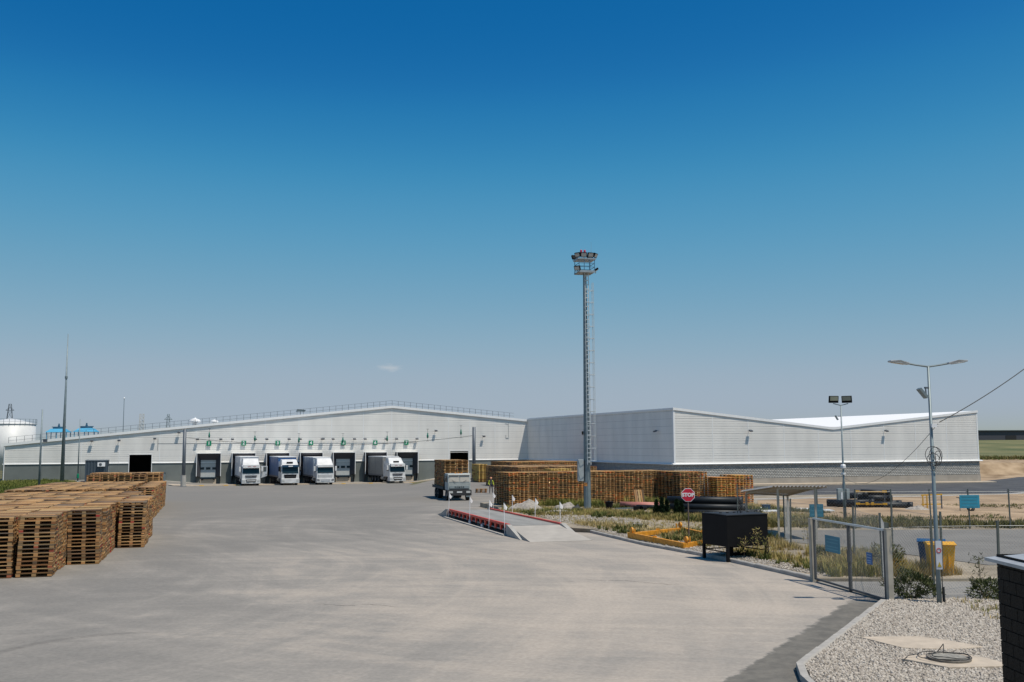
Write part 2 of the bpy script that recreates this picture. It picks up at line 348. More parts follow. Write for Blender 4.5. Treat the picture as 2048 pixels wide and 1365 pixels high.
BANK = mat('earth_bank', (0.30,0.195,0.10), 0.95, 0, 0.35, 0.35, 1.0, 1.2, col2=(0.44,0.32,0.20))
ROADM = mat('road_asphalt', (0.05,0.05,0.053), 0.85, 0, 0.2, 0.5, 0.2, 30, col2=(0.085,0.083,0.082))
SIDE = mat('side_road_worn', (0.185,0.172,0.152), 0.9, 0, 0.14, 0.4, 0.3, 25)
PATHM = mat('path_concrete', (0.24,0.225,0.2), 0.9, 0, 0.14, 0.7, 0.3, 25)
GRAVELB = mat('gravel_base', (0.24,0.21,0.175), 0.95, 0, 0.35, 14, 1.0, 18)
STONES = ramp_random_mat('gravel_stones', [(0,(0.30,0.26,0.215)),(0.3,(0.45,0.405,0.345)),(0.55,(0.2,0.17,0.14)),(0.8,(0.54,0.49,0.425)),(1,(0.34,0.29,0.24))], 0.9, False, 1.0, 0.1, (10,10,10))

# ------------------------------------------------------------------ ground
KERB = [(5.46,19.5),(5.68,20.66),(10.65,29.46)]
yard_poly = [(-62,4),(5.0,4),(5.2,14),(5.46,19.5),(5.68,20.66),(10.65,29.46),(10.95,30.1),(10.3,34.5),(9.79,37.2),(8.34,42.86),(6.35,48.65),(4.35,56.96),
    (3.3,57.6),(-1.0,73.6),(-1.5,80.2),(-3.0,87),(-2,91),(20,100),(19.5,130),(21.2,133.2),(2.9,184.8),(-63,160.9),(-69,158),(-55,130),(-42,100),(-25.4,46),(-30,30),(-62,20)]
struct(sheet('yard', yard_poly, gz, YARD, 3.0))
def far_grid():
    xs = [-1500,-900,-500,-300,-200,-150,-120,-100,-85,-70,-60,-50,-40,-30,-20,-10,0,10,20,30,40,50,60,64,68,72,76,80,86,92,98,104,110,120,130,145,160,180,210,250,300,400,600,1000,1800]
    ys = [-60,-20,0,20,40,60,80,90,100,110,120,130,140,150,160,172,180,188,193,195,196.5,198,200,205,212,220,230,240,250,262,280,300,320,345,370,400,430,460,520,700,1100,2000,3500]
    V = []; 
    for y in ys:
        for x in xs:
            z = tz(x, y) 
            if 192 < y < 262 and x > 60: z += 0.35 * math.sin(x*0.31+y) * ss(193,199,y) * (1-ss(205,240,y)) + 0.2*math.sin(x*1.3)
            V.append((x, y, z - (0.25 if 2 < y < 192 and -75 < x < 130 else 0)))
    nx = len(xs); F = [(j*nx+i, j*nx+i+1, (j+1)*nx+i+1, (j+1)*nx+i) for j in range(len(ys)-1) for i in range(nx-1)]
    mi = []
    for j in range(len(ys)-1):
        for i in range(nx-1):
            mi.append(2 if ys[j] >= 275 else (1 if (xs[i] > 55 and ys[j] >= 188) else (0 if xs[i] > -20 else 3)))
    return raw_mesh('terrain', np.array(V), np.array(F), [SAND, BANK, FIELD, GRASSG], np.array(mi))
struct(far_grid())
struct(sheet('grass_bank', [(-25.3,46),(-41.9,100),(-54.9,130),(-68.9,158),(-74,158),(-100,150),(-100,60),(-60,30),(-30,30)], lambda x, y: gz(x, y) + 0.05 + 0.1*math.sin(x*0.4)*math.sin(y*0.3), GRASSG, 3))
struct(sheet('verge', [(10.45,34.6),(9.94,37.2),(8.49,42.9),(6.5,48.7),(4.5,57.05),(3.45,57.7),(-0.85,73.7),(-1.3,80),(-2.8,86.5),(8,92),(22,100),(30,104),(60,118),(130,150),(130,30.4),(60,34.2),(14,34.4)], vz, VERGE, 2.5))
struct(sheet('sand_lot', [(17,62),(22,61.5),(130,60.5),(130,140),(60,112),(50,102),(40,95),(27,91.5),(21.5,88.5),(19,78)], lambda x, y: vz(x, y) + 0.012 + 0.10*max(0, math.sin(x*0.5+1)*math.sin(y*0.45))*ss(62,66,y)*(1-ss(84,90,y)), SAND, 2.5))
struct(sheet('road', [(20,90.5),(27,93),(40,96.5),(48,102),(57,111),(75,129),(130,158),(130,192),(90,179),(73.5,157),(72.6,149.9),(22.4,131.6),(20.3,128)], lambda x, y: gz(x, y) + 0.16, ROADM, 4))
struct(sheet('road_edge_strip', [(20,89),(27,91.5),(40,95),(48.3,100.4),(57.3,109.4),(57,111),(48,102),(40,96.5),(27,93),(20,90.5)], lambda x, y: max(vz(x, y), gz(x, y)+0.16) + 0.03, CONC, 4))
struct(sheet('side_road', [(13.4,52),(15,55.6),(130,54.6),(130,38.2),(18,38.4),(15.8,45),(13.2,49)], lambda x, y: vz(x, y) + 0.02, SIDE, 3))
struct(sheet('path', [(10.95,30.1),(10.3,34.5),(14,34.4),(60,34.2),(130,30.4),(130,28),(14,30.0)], lambda x, y: gz(x, y) + 0.03, PATHM, 3))
struct(sheet('soil', [(11.2,30.0),(14,29.9),(130,27.9),(130,2),(4.6,2),(5.0,12),(5.6,19.5),(10.7,29.5)], lambda x, y: gz(x, y) + 0.06, VERGE, 3))
gravel_poly = [(10.85,29.55),(5.88,20.6),(5.65,19.4),(5.4,9),(10,9),(11.6,20),(13.3,25.5),(14.2,28.2),(13.9,29.75),(12,29.95)]
GBZ = lambda x, y: gz(x, y) + 0.10
struct(sheet('gravel_bed', gravel_poly, GBZ, GRAVELB, 1.5))
struct(sheet('building_apron', [(-69,158),(-63,160.9),(2.9,184.8),(3.2,183.9),(-62.6,159.9),(-67.5,157.6)], lambda x, y: gz(x, y) + 0.03, CONC, 4))

YARD_O = bpy.data.objects['yard']
CRACK = mat('crack_fill', (0.06,0.055,0.05), 0.95)
for pts in ([(6.9,44.9),(7.6,43.2),(7.9,41.6),(8.6,40.3),(8.8,38.8)], [(2.0,36.0),(3.1,35.2),(3.9,35.3),(5.2,34.1),(6.1,34.2)], [(-6.0,30.1),(-4.9,29.6),(-4.2,29.9),(-3.0,29.1)]):
    fine_p = []
    for (ax_, ay_), (bx_, by_) in zip(pts[:-1], pts[1:]):
        for i_ in range(8): f_ = i_/8; fine_p.append((ax_+(bx_-ax_)*f_+random.uniform(-.05,.05), ay_+(by_-ay_)*f_+random.uniform(-.05,.05)))
    V_ = []; n_ = len(fine_p)
    for i_, (x_, y_) in enumerate(fine_p):
        w_ = 0.012*math.sin(math.pi*(i_+0.5)/n_)*random.uniform(0.5,1.3); V_ += [(x_-w_, y_-w_, gz(x_, y_)+0.004), (x_+w_, y_+w_, gz(x_, y_)+0.004)]
    MB().add(V_, [(2*i_, 2*i_+1, 2*i_+3, 2*i_+2) for i_ in range(n_-1)]).build('crack', CRACK, YARD_O)
def in_poly(x, y, poly):
    c = False; n = len(poly); j = n - 1
    for i in range(n):
        xi, yi = poly[i]; xj, yj = poly[j]
        if (yi > y) != (yj > y) and x < (xj - xi) * (y - yi) / (yj - yi) + xi: c = not c
        j = i
    return c
def scatter(poly, n, keep=None):
    xs = [p[0] for p in poly]; ys = [p[1] for p in poly]; out = []; tries = 0
    while len(out) < n and tries < n*30:
        tries += 1
        x = random.uniform(min(xs), max(xs)); y = random.uniform(min(ys), max(ys))
        if in_poly(x, y, poly) and (keep is None or keep(x, y)): out.append((x, y))
    return out
def stones(name, pts, zf, lo, hi, m):
    n = len(pts); P = np.array([(x, y, zf(x, y)) for x, y in pts])
    base = np.array([(1,0,0),(0,1,0),(-1,0,0),(0,-1,0),(0,0,0.75),(0,0,-0.4)], float)
    F = np.array([(0,1,4),(1,2,4),(2,3,4),(3,0,4),(1,0,5),(2,1,5),(3,2,5),(0,3,5)])
    s = RNG.uniform(lo, hi, n)[:, None, None] * RNG.uniform(0.6, 1.25, (n, 6, 1)); a = RNG.uniform(0, 6.28, n); c, d = np.cos(a), np.sin(a)
    B = base[None] * s; X = B[..., 0]*c[:, None] - B[..., 1]*d[:, None]; Y = B[..., 0]*d[:, None] + B[..., 1]*c[:, None]
    V = np.stack([X, Y, B[..., 2]], -1) + P[:, None]
    return stuff(raw_mesh(name, V.reshape(-1, 3), (F[None] + (np.arange(n)*6)[:, None, None]).reshape(-1, 3), [m]))
stones('gravel', scatter([(10.8,29.5),(5.86,20.6),(5.65,19.4),(5.5,16),(10.6,16),(12.4,22),(13.3,25.5),(14.2,28.2),(13.9,29.75),(12,29.95)], 42000), GBZ, 0.015, 0.058, STONES)['label'] = 'loose pale grey gravel filling the kerbed bed'
stones('roadside_gravel', scatter([(4.6,57),(6.6,48.7),(8.6,42.9),(10,37.2),(11,35),(12.5,36),(10.5,42),(10,49),(7.5,57),(8,64),(3,70),(0.5,70)], 15000), lambda x, y: vz(x, y) + 0.01, 0.02, 0.06, STONES)['label'] = 'loose gravel scattered behind the long kerb'

# kerbs: separate stones butted end to end
KERBM = mat('kerb_concrete', (0.36,0.335,0.30), 0.9, 0, 0.14, 5, 0.3, 50)
def kerb(name, pts, zf, h=0.15, w=0.15, L=1.0):
    root = struct(bpy.data.objects.new(name, None)); COL.objects.link(root)
    for (x0, y0), (x1, y1) in zip(pts[:-1], pts[1:]):
        d = math.hypot(x1-x0, y1-y0); k = max(1, round(d / L)); me = None
        for i in range(k):
            ax, ay = x0+(x1-x0)*i/k, y0+(y1-y0)*i/k; bx, by = x0+(x1-x0)*(i+1)/k, y0+(y1-y0)*(i+1)/k
            l = d/k - 0.012; mx_, my_ = (ax+bx)/2, (ay+by)/2
            if me is None:
                mb = MB(); mb.ext([(-l/2,-w/2,-0.2),(-l/2,w/2,-0.2),(-l/2,w/2,h),(-l/2,-w/2+0.03,h),(-l/2,-w/2,h-0.03)], (l,0,0)); me = mb.mesh('kerb_stone', KERBM)
            inst('kerb_stone', me, root, (mx_, my_, zf(mx_, my_) + random.uniform(-0.012, 0.008)), (0, 0, math.atan2(y1-y0, x1-x0) + random.uniform(-0.006, 0.006)))
    return root
kerb('verge_kerb', [(4.42,57.0),(6.42,48.7),(8.42,42.9),(9.87,37.2),(10.38,34.9)], gz)
kerb('gravel_bed_kerb', [(5.3,12.0),(5.55,19.5),(5.78,20.64),(10.75,29.5)], gz, 0.14, 0.16, 0.9)
kerb('path_kerb', [(10.85,29.75),(14,29.95),(22,29.6)], gz, 0.1, 0.12)

# ------------------------------------------------------------------ main warehouse
TH = R(20); CTX, CTY = 2.81, 184.88
U = Vector((math.cos(TH), math.sin(TH), 0)); N = Vector((-math.sin(TH), math.cos(TH), 0))
def WP(t, d=0, z=0):      # point on/in front of the dock wall: t along it, d metres towards the yard
    p = Vector((CTX, CTY, 0)) + U*t - N*d; return Vector((p.x, p.y, z))
def subtract(rects, op):
    out = []
    for (x0, x1, z0, z1) in rects:
        a0, a1, b0, b1 = op
        if a1 <= x0 or a0 >= x1 or b1 <= z0 or b0 >= z1: out.append((x0, x1, z0, z1)); continue
        if a0 > x0: out.append((x0, a0, z0, z1))
        if a1 < x1: out.append((a1, x1, z0, z1))
        lo, hi = max(x0, a0), min(x1, a1)
        if b1 < z1: out.append((lo, hi, b1, z1))
        if b0 > z0: out.append((lo, hi, z0, b0))
    return out
def clip_top(poly, zt):
    out = []; n = len(poly)
    for i in range(n):
        p, q = poly[i], poly[(i+1) % n]; a = zt(p[0]) - p[1]; b = zt(q[0]) - q[1]
        if a >= 0: out.append(p)
        if a * b < 0: s = a/(a-b); out.append((p[0]+(q[0]-p[0])*s, p[1]+(q[1]-p[1])*s))
    return out
def panels(root, joints, zb, zmax, ztop, m, openings, flip=None, ph=1.0, ribs=3):
    """sandwich panels laid bay by bay, ribs and joints modelled. flip maps (x, y, z) to local space"""
    fl = flip or (lambda x, y, z: (x, y, z)); g = 0.012
    for x0, x1 in zip(joints[:-1], joints[1:]):
        z0 = zb
        while z0 < zmax:
            z1 = z0 + ph
            rs = [(x0+g, x1-g, z0+g, z1-g)]
            for o in openings: rs = subtract(rs, o)
            for (a, b, c, d) in rs:
                mb = MB()
                for k in range(ribs):
                    s0 = max(c, z0 + ph*k/ribs); s1 = min(d, z0 + ph*(k+1)/ribs - 0.07); s2 = min(d, z0 + ph*(k+1)/ribs)
                    for lo, hi, dep in ((s0, s1, -0.07), (s1, s2, -0.045)):
                        if hi - lo < 0.008: continue
                        pl = clip_top([(a,lo),(b,lo),(b,hi),(a,hi)], ztop)
                        if len(pl) < 3: continue
                        pts = [fl(x, dep, z) for x, z in pl]; e = Vector(fl(0, 0, 0)) - Vector(fl(0, dep, 0)); mb.ext(pts, e)
                if mb.v: mb.build('wall_panel', m, root)
            z0 = z1
warehouse = thing('warehouse', 'long white panelled warehouse with low gable roof and seven loading docks', 'building', (CTX, CTY, 0), TH)
ZB = 1.7
ztop1 = lambda t: 11.07 + (t + 25.64)*0.1050 if t < -25.64 else 11.07 - (t + 25.64)*0.0905
OPEN = [(-68.65,-65.3,-3,2.97), (-14.92,-11.5,-3,3.2)]
joints1 = [-86.9,-81.4,-75.8,-70.2,-64.1,-58.5,-53.0,-47.4,-41.8,-36.2,-30.65,-25.64,-20.7,-15.2,-11.2,-6.4,-0.02]
panels(warehouse, joints1, ZB, 11.2, ztop1, PANEL, OPEN)
core = MB()
for x0, x1 in zip(joints1[:-1], joints1[1:]):
    rs = [(x0, x1, -3, 11.2)]
    for o in OPEN: rs = subtract(rs, o)
    for (a, b, c, d) in rs:
        pl = clip_top([(a,c),(b,c),(b,d),(a,d)], ztop1); core.ext([(x, 0.01, z) for x, z in pl], (0, 0.2, 0))
core.box(-86.9, -86.7, 0.22, 60, -3, 4.6); core.box(-86.9, 0, 59.8, 60, -3, 4.0)
core.build('wall_core', CORE, warehouse)
for x0, x1 in zip(joints1[:-1], joints1[1:]):
    rs = [(x0+0.01, x1-0.01, -3, ZB-0.14)]
    for o in OPEN: rs = subtract(rs, o)
    for (a, b, c, d) in rs: MB().box(a, b, -0.05, 0.0, c, d).build('plinth_panel', GREYW, warehouse)
for a, b in ((-86.95,-68.75),(-65.2,-15.02),(-11.4,-0.03)):
    MB().ext([(a,-0.16,ZB-0.13),(a,-0.16,ZB-0.05),(a,-0.06,ZB+0.02),(a,0.0,ZB+0.02),(a,0.0,ZB-0.13)], (b-a,0,0)).build('drip_trim', TRIMW, warehouse)
for t in joints1[1:-1]:
    if t == -11.2 or t == -64.1: pass
    zt = ztop1(t) - 0.1
    MB().box(t-0.05, t+0.05, -0.085, -0.055, ZB+0.03 if not (-14.9 < t < -11.5) else 3.25, zt).build('joint_strip', TRIMW, warehouse)
rf = MB()
for a, b in ((-87.3,-25.64),(-25.64,0.0)):
    rf.add([(a,-0.25,ztop1(a)+0.02),(b,-0.25,ztop1(b)+0.02),(b,60,ztop1(b)+0.02),(a,60,ztop1(a)+0.02),(a,-0.25,ztop1(a)+0.16),(b,-0.25,ztop1(b)+0.16),(b,60,ztop1(b)+0.16),(a,60,ztop1(a)+0.16)],
        [(3,2,1,0),(4,5,6,7),(0,1,5,4),(2,3,7,6),(3,0,4,7),(1,2,6,5)])
roof = rf.build('roof', TRIMW, warehouse)
for a, b in ((-87.3,-25.64),(-25.64,0.0)):
    MB().add([(a,-0.31,ztop1(a)-0.22),(b,-0.31,ztop1(b)-0.22),(b,-0.31,ztop1(b)+0.18),(a,-0.31,ztop1(a)+0.18),(a,-0.252,ztop1(a)-0.22),(b,-0.252,ztop1(b)-0.22),(b,-0.252,ztop1(b)+0.18),(a,-0.252,ztop1(a)+0.18)],
        [(0,1,2,3),(7,6,5,4),(0,4,5,1),(3,2,6,7),(1,5,6,2),(0,3,7,4)]).build('fascia', TRIMW, roof)
for (a, b, c, d) in OPEN:      # hall behind the doorways; its darkness is put into near-black walls
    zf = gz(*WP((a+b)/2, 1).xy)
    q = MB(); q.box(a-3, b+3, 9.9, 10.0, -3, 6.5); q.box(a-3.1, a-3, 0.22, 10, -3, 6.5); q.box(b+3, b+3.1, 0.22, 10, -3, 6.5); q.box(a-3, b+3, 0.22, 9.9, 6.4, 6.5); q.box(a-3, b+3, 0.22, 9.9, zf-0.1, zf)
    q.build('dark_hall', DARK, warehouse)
    f = MB(); f.box(a-0.1, a-0.004, -0.1, 0.22, zf-0.3, d+0.1); f.box(b+0.004, b+0.1, -0.1, 0.22, zf-0.3, d+0.1); f.box(a-0.004, b+0.004, -0.1, 0.22, d+0.004, d+0.1); f.build('door_frame', TRIMW, warehouse)
MB().tube((-86.75,-0.2,4.4), (-86.75,-0.2,-1.2), 0.07).tube((-86.75,-0.2,4.4), (-86.9,0.05,4.55), 0.07).build('downpipe', TRIMW, warehouse)
# roof-edge railing
rail = thing('roof_railing', 'dark thin guard railing along the gable edge of the warehouse roof', 'railing', (CTX, CTY, 0), TH)
pm = MB().box(-0.025,0.025,-0.025,0.025,0,0.98).mesh('railing_post', STEEL_D)
t = -86.3
while t < -2.4:
    inst('railing_post', pm, rail, (t, 0.25, ztop1(t)+0.14)); t += 1.105
for dz in (0.56, 1.1):
    MB().bar((-86.3,0.25,ztop1(-86.3)+dz),(-25.64,0.25,ztop1(-25.64)+dz),0.035).bar((-25.64,0.25,ztop1(-25.64)+dz),(-2.6,0.25,ztop1(-2.6)+dz),0.035).build('rail', STEEL_D, rail)
for t, s in ((-58.7,0.62),(-55.6,0.45)):
    d = thing('roof_ventilator', 'white dome ventilator on the warehouse roof, ' + ('the taller one left of dock 1' if s > 0.5 else 'the flatter one nearer the ridge'), 'ventilator', WP(t, -1.2, ztop1(t)+0.15), TH, 'roof ventilators')
    MB().cone((0,0,0), [(s*0.6,0),(s*0.6,0.35 if s > .5 else .1),(s*1.5,0.45 if s > .5 else .2),(s*1.5,0.75 if s>.5 else .35),(s*1.1,1.0 if s>.5 else .5),(s*0.3,1.15 if s>.5 else .6)], n=14).build('dome', WHITE, d, True)
    MB().cone((0,0,0), [(s*0.25,1.1 if s>.5 else .55),(s*0.25,1.35 if s>.5 else .65)]).build('cap', WHITE, d)
d = thing('roof_siren', 'flat grey lamp bar on a short stand on the warehouse roof edge', 'siren', WP(-41.5, -0.6, ztop1(-41.5)+0.15), TH)
MB().bar((0,0,0),(0,0,0.6),0.08).build('stand', STEEL_D, d); MB().ext([(-0.75,-0.25,0.55),(0.75,-0.25,0.55),(0.9,-0.25,0.85),(-0.5,-0.25,1.0)], (0,0.5,0)).build('housing', STEEL_B, d)

# loading docks
NUMW = ['one','two','three','four','five','six','seven']
ORD = ['first','second','third','fourth','fifth','sixth','seventh','eighth','ninth','tenth','eleventh','twelfth','thirteenth','fourteenth','fifteenth','sixteenth','seventeenth','eighteenth','nineteenth','twentieth','twenty-first','twenty-second','twenty-third','twenty-fourth','twenty-fifth','twenty-sixth','twenty-seventh','twenty-eighth','twenty-ninth','thirtieth']
DOCK_T = [-56.45 + 5.57*k for k in range(7)]
DOORM = mat('dock_door', (0.52,0.53,0.51), 0.5, 0, 0.06)
LEVM = mat('leveller_blue', (0.03,0.06,0.085), 0.5, 0.2, 0.1)
WS = [None]*7
occ = {1: 'behind the white truck with its door open', 2: 'behind the truck with the blue trailer', 3: 'behind the truck with the silver trailer', 5: 'behind the truck with the grey trailer', 0: 'empty, leftmost under sign 1', 4: 'empty, under sign 5', 6: 'empty, rightmost under sign 7'}
dock0 = None
for k, t in enumerate(DOCK_T):
    p = WP(t); zf = gz(p.x, p.y - 1); lab = 'loading dock with white edges and dark flaps, ' + occ[k]
    if dock0 is None:
        d = thing('dock_shelter', lab, 'loading dock', (p.x, p.y, 0), TH, 'seven loading docks in the wall'); dock0 = d
        OW, IW, DEP, ZT, ZD, ZFl = 1.85, 1.2, 1.25, 3.08, 2.0, -0.8
        for s in (-1, 1):
            MB().ext([(s*OW,-DEP,-0.55),(s*OW,-DEP,ZT),(s*OW,-0.08,ZT),(s*OW,-0.08,-2.3),(s*OW,-0.25,-2.3)], (s*0.06,0,0)).build('side_wall', CURTAIN, d)
            MB().ext([(s*OW,-DEP+0.02,-0.55),(s*OW,-DEP+0.02,ZT-0.02),(s*IW,-0.14,ZD),(s*IW,-0.14,-0.8)], (-s*0.03,0.03,0)).build('side_flap', CURTAIN, d)
            MB().box(min(s*OW,s*(OW+0.1)), max(s*OW,s*(OW+0.1)), -DEP-0.06, -DEP-0.003, -0.62, ZT+0.1).build('edge_trim', TRIMW, d)
            MB().box(s*0.95-0.13, s*0.95+0.13, -0.75, -0.62, -1.25, -0.85).build('bumper', RUBBER, d)
        MB().ext([(-OW,-DEP+0.02,ZT-0.03),(OW,-DEP+0.02,ZT-0.03),(IW,-0.14,ZD),(-IW,-0.14,ZD)], (0,0.02,0.03)).build('top_flap', CURTAIN, d)
        MB().box(-OW-0.06, OW+0.06, -DEP, -0.08, ZT, ZT+0.06).build('shelter_roof', PANEL, d)
        MB().box(-OW-0.0, OW+0.0, -DEP-0.055, -DEP-0.003, ZT+0.0, ZT+0.09).build('edge_trim', TRIMW, d)
        dr = MB()
        for j in range(5): dr.box(-IW, IW, -0.12, -0.09, ZFl+j*(ZD-ZFl)/5+0.012, ZFl+(j+1)*(ZD-ZFl)/5)
        dr = dr.build('sectional_door', DOORM, d)
        for x in (-0.98, 0, 0.98): MB().box(x-0.34 if x else -0.36, x+0.34 if x else 0.36, -0.14, -0.122, 0.44, 0.82).build('door_window', WGLASS, dr)
        MB().box(-IW+0.05, IW-0.05, -0.62, -0.13, ZFl-0.32, ZFl+0.03).box(-1.0, 1.0, -0.95, -0.625, ZFl-0.12, ZFl+0.03).build('dock_leveller', LEVM, d)
        MB().box(-1.25, 1.25, -0.6, -0.06, -2.4, ZFl-0.33).build('concrete_base', CONC_T, d)
    else:
        d = copy_tree(dock0); d.location = (p.x, p.y, 0); d['label'] = lab
    s = thing('dock_number_sign', 'green square sign with white number %s above a loading dock' % NUMW[k], 'sign', WP(t+(0.0), 0.3, 4.76), TH, 'dock number signs')
    MB().box(-0.38, 0.38, -0.02, 0.02, -0.4, 0.4).build('plate', GREEN, s)
    MB().bar((-0.25,0.02,0.1),(-0.25,0.23,0.1),0.03).bar((0.25,0.02,0.1),(0.25,0.23,0.1),0.03).build('bracket', STEEL_D, s)
    text_part('number', str(k+1), 0.72, WHITE, s, (0,-0.026,0.0), bold=0.02)
def wall_lamp(P, rot, label, grp='wall floodlights'):
    d = thing('wall_lamp', label, 'lamp', P, rot, grp)
    MB().bar((0,-0.06,0.02),(0,-0.5,0.08),0.05).build('arm', STEEL_D, d)
    MB().ext([(-0.24,-0.42,0.12),(-0.24,-0.78,-0.02),(-0.24,-0.74,-0.16),(-0.24,-0.38,-0.04)], (0.48,0,0)).build('housing', STEEL_D, d)
    MB().ext([(-0.2,-0.715,-0.168),(-0.2,-0.4,-0.06),(-0.2,-0.395,-0.075),(-0.2,-0.71,-0.183)], (0.4,0,0)).build('lens', LAMPG, d); return d
for k, t in enumerate(DOCK_T):
    for s, w in ((-1,'left'),(1,'right')): wall_lamp(WP(t+s*1.85, 0, 5.45), TH, 'small dark floodlight on the warehouse wall above the %s edge of dock %s' % (w, NUMW[k]))
for t, z, lab in ((-74.3,5.25,'small dark floodlight on the warehouse wall, leftmost of all'),(-70.3,5.3,'small dark floodlight on the warehouse wall left of the open dark doorway'),(-64.9,5.6,'small dark floodlight beside the conduit right of the dark doorway'),
        (-61.2,6.6,'small dark floodlight high on the wall behind the left cable post'),(-37.7,5.5,'small dark floodlight on the wall between docks 4 and 5'),(-17.7,6.9,'small dark floodlight high on the wall right of dock 7'),(-8.7,5.9,'small dark floodlight on the wall right of the grey cable post')):
    wall_lamp(WP(t, 0, z), TH, lab)
cd = thing('wall_conduit', 'thin dark conduit running along the warehouse wall through the sign row', 'conduit', WP(0,0,0), TH)
MB().bar((-64.4,-0.1,4.75),(-21,-0.1,4.75),0.03).bar((-64.4,-0.1,4.75),(-64.4,-0.1,5.6),0.03).bar((-64.4,-0.1,4.75),(-64.4,-0.1,3.6),0.04).build('conduit', STEEL_D, cd)
lb = thing('wall_bracket', 'small grey cable bracket on the white wall near the inner corner', 'bracket', WP(-3.8,0,0), TH)
MB().bar((0,-0.1,5.6),(0,-0.1,8.4),0.03).bar((-0.5,-0.1,5.5),(0.05,-0.1,5.5),0.06).bar((-0.5,-0.1,5.5),(-0.5,-0.1,6.1),0.04).bar((-0.6,-0.1,8.2),(0,-0.1,8.0),0.04).build('frame', STEEL_B, lb)
# painted kerb pieces between the docks
YELC = mat('worn_yellow_paint', (0.62,0.36,0.05), 0.7, 0, 0.25, 4)
q0, q1, q2, q3 = WP(-62.8,9.8), WP(-15.6,8.2), WP(-15.6,10.6), WP(-62.8,12.6)
apron = struct(sheet('dock_apron', [tuple(v.xy) for v in (q3,q2,q1,q0)], lambda x, y: gz(x, y) + 0.11, CONC_T, 4))
for t in (-58.2,-54.6,-52.9,-36.3,-31.8,-24.6,-17.5):
    d = 12.6 - 2.0*(t+62.8)/47.2
    c = WP(t, d, 0); c.z = gz(c.x, c.y)
    o = MB().box(-0.5,0.5,-0.012,0.5,-0.1,0.118).build('yellow_mark', YELC, apron); o.location = c; o.rotation_euler = (0,0,TH+R(-2.4))
# ------------------------------------------------------------------ right-hand hall with butterfly roof
AX, AY = 21.54, 133.41
hall = thing('storage_hall', 'pale grey panelled hall with valley roof and concrete block base', 'building', (AX, AY, 0), TH)
zt2 = lambda x: 8.97 + (6.37-8.97)*x/25.5 if x < 25.5 else 6.37 + (8.99-6.37)*(x-25.5)/26.33
jf = [0.02,5.9,11.5,17.3,23.0,28.6,34.4,40.1,45.9,51.83]
j2 = sorted(jf + [25.5])
panels(hall, jf, ZB, 9.2, lambda x: zt2(x), PANEL2, [])
fl = lambda x, y, z: (y, x, z)      # left face: runs back along local y, outward is -x
jl = [0.0,6.0,12.1,18.2,24.3,30.4,36.5,42.6,48.7,54.7]
panels(hall, jl, ZB, 9.0, lambda x: 8.93, PANEL2, [], fl)
cr_ = MB()
for a, b in ((0,25.5),(25.5,51.83)): cr_.ext([(a,0.01,-3),(b,0.01,-3),(b,0.01,zt2(b)-0.02),(a,0.01,zt2(a)-0.02)], (0,0.2,0))
cr_.box(0.01,0.2,0.22,54.6,-3,8.9); cr_.box(51.63,51.83,0.22,54.6,-3,8.9); cr_.box(0,51.8,54.4,54.6,-3,6.3)
cr_.build('wall_core', CORE, hall)
rr = MB()
for a, b in ((-0.1,25.5),(25.5,51.95)):
    za, zb_ = zt2(max(a,0))+0.02, zt2(min(b,51.83))+0.02
    rr.add([(a,-0.12,za),(b,-0.12,zb_),(b,54.7,zb_),(a,54.7,za),(a,-0.12,za+0.12),(b,-0.12,zb_+0.12),(b,54.7,zb_+0.12),(a,54.7,za+0.12)], [(3,2,1,0),(4,5,6,7),(0,1,5,4),(2,3,7,6),(3,0,4,7),(1,2,6,5)])
hroof = rr.build('roof', mat('roof_membrane_white', (0.8,0.79,0.78), 0.7, 0, 0.04), hall)
for a, b in ((-0.14,25.5),(25.5,51.99)):
    za, zb_ = zt2(max(a,0)), zt2(min(b,51.83))
    MB().add([(a,-0.19,za-0.14),(b,-0.19,zb_-0.14),(b,-0.19,zb_+0.2),(a,-0.19,za+0.2),(a,-0.125,za-0.14),(b,-0.125,zb_-0.14),(b,-0.125,zb_+0.2),(a,-0.125,za+0.2)], [(0,1,2,3),(7,6,5,4),(0,4,5,1),(3,2,6,7),(1,5,6,2),(0,3,7,4)]).build('fascia', TRIMW, hroof)
MB().box(-0.17,-0.105,-0.12,54.7,8.86,9.14).build('fascia', TRIMW, hroof)
for x in jf[1:-1]: MB().box(x-0.05,x+0.05,-0.085,-0.055,ZB+0.05,zt2(x)-0.16).build('joint_strip', TRIMW, hall)
for y in jl[1:-1]: MB().box(-0.085,-0.055,y-0.05,y+0.05,ZB+0.05,8.84).build('joint_strip', PANEL2, hall)
MB().box(51.70,51.93,-0.10,0.2,ZB+0.05,8.9).build('corner_trim', TRIMW, hall); MB().box(-0.1,0.16,-0.1,0.16,ZB+0.05,8.84).build('corner_trim', TRIMW, hall)
MB().ext([(-0.36,-0.36,ZB-0.14),(-0.36,-0.36,ZB-0.06),(-0.36,-0.06,ZB+0.04),(-0.36,-0.06,ZB-0.14)], (52.7,0,0)).build('drip_trim', TRIMW, hall)
MB().ext([(-0.36,-0.06,ZB-0.14),(-0.36,-0.06,ZB-0.06),(-0.06,-0.06,ZB+0.04),(-0.06,-0.06,ZB-0.14)], (0,54.6,0)).build('drip_trim', TRIMW, hall)
MORT = mat('mortar', (0.27,0.265,0.25), 0.95)
MB().box(-0.04,51.87,-0.04,0.005,-0.4,ZB-0.15).box(-0.04,0.005,0.006,54.6,-0.4,ZB-0.15).build('block_mortar', MORT, hall)
BLOCKM = ramp_random_mat('concrete_blocks', [(0,(0.34,0.34,0.325)),(0.4,(0.40,0.395,0.375)),(0.7,(0.31,0.31,0.30)),(1,(0.43,0.425,0.40))], 0.9, False, 1.0, 0.08, (3,3,3))
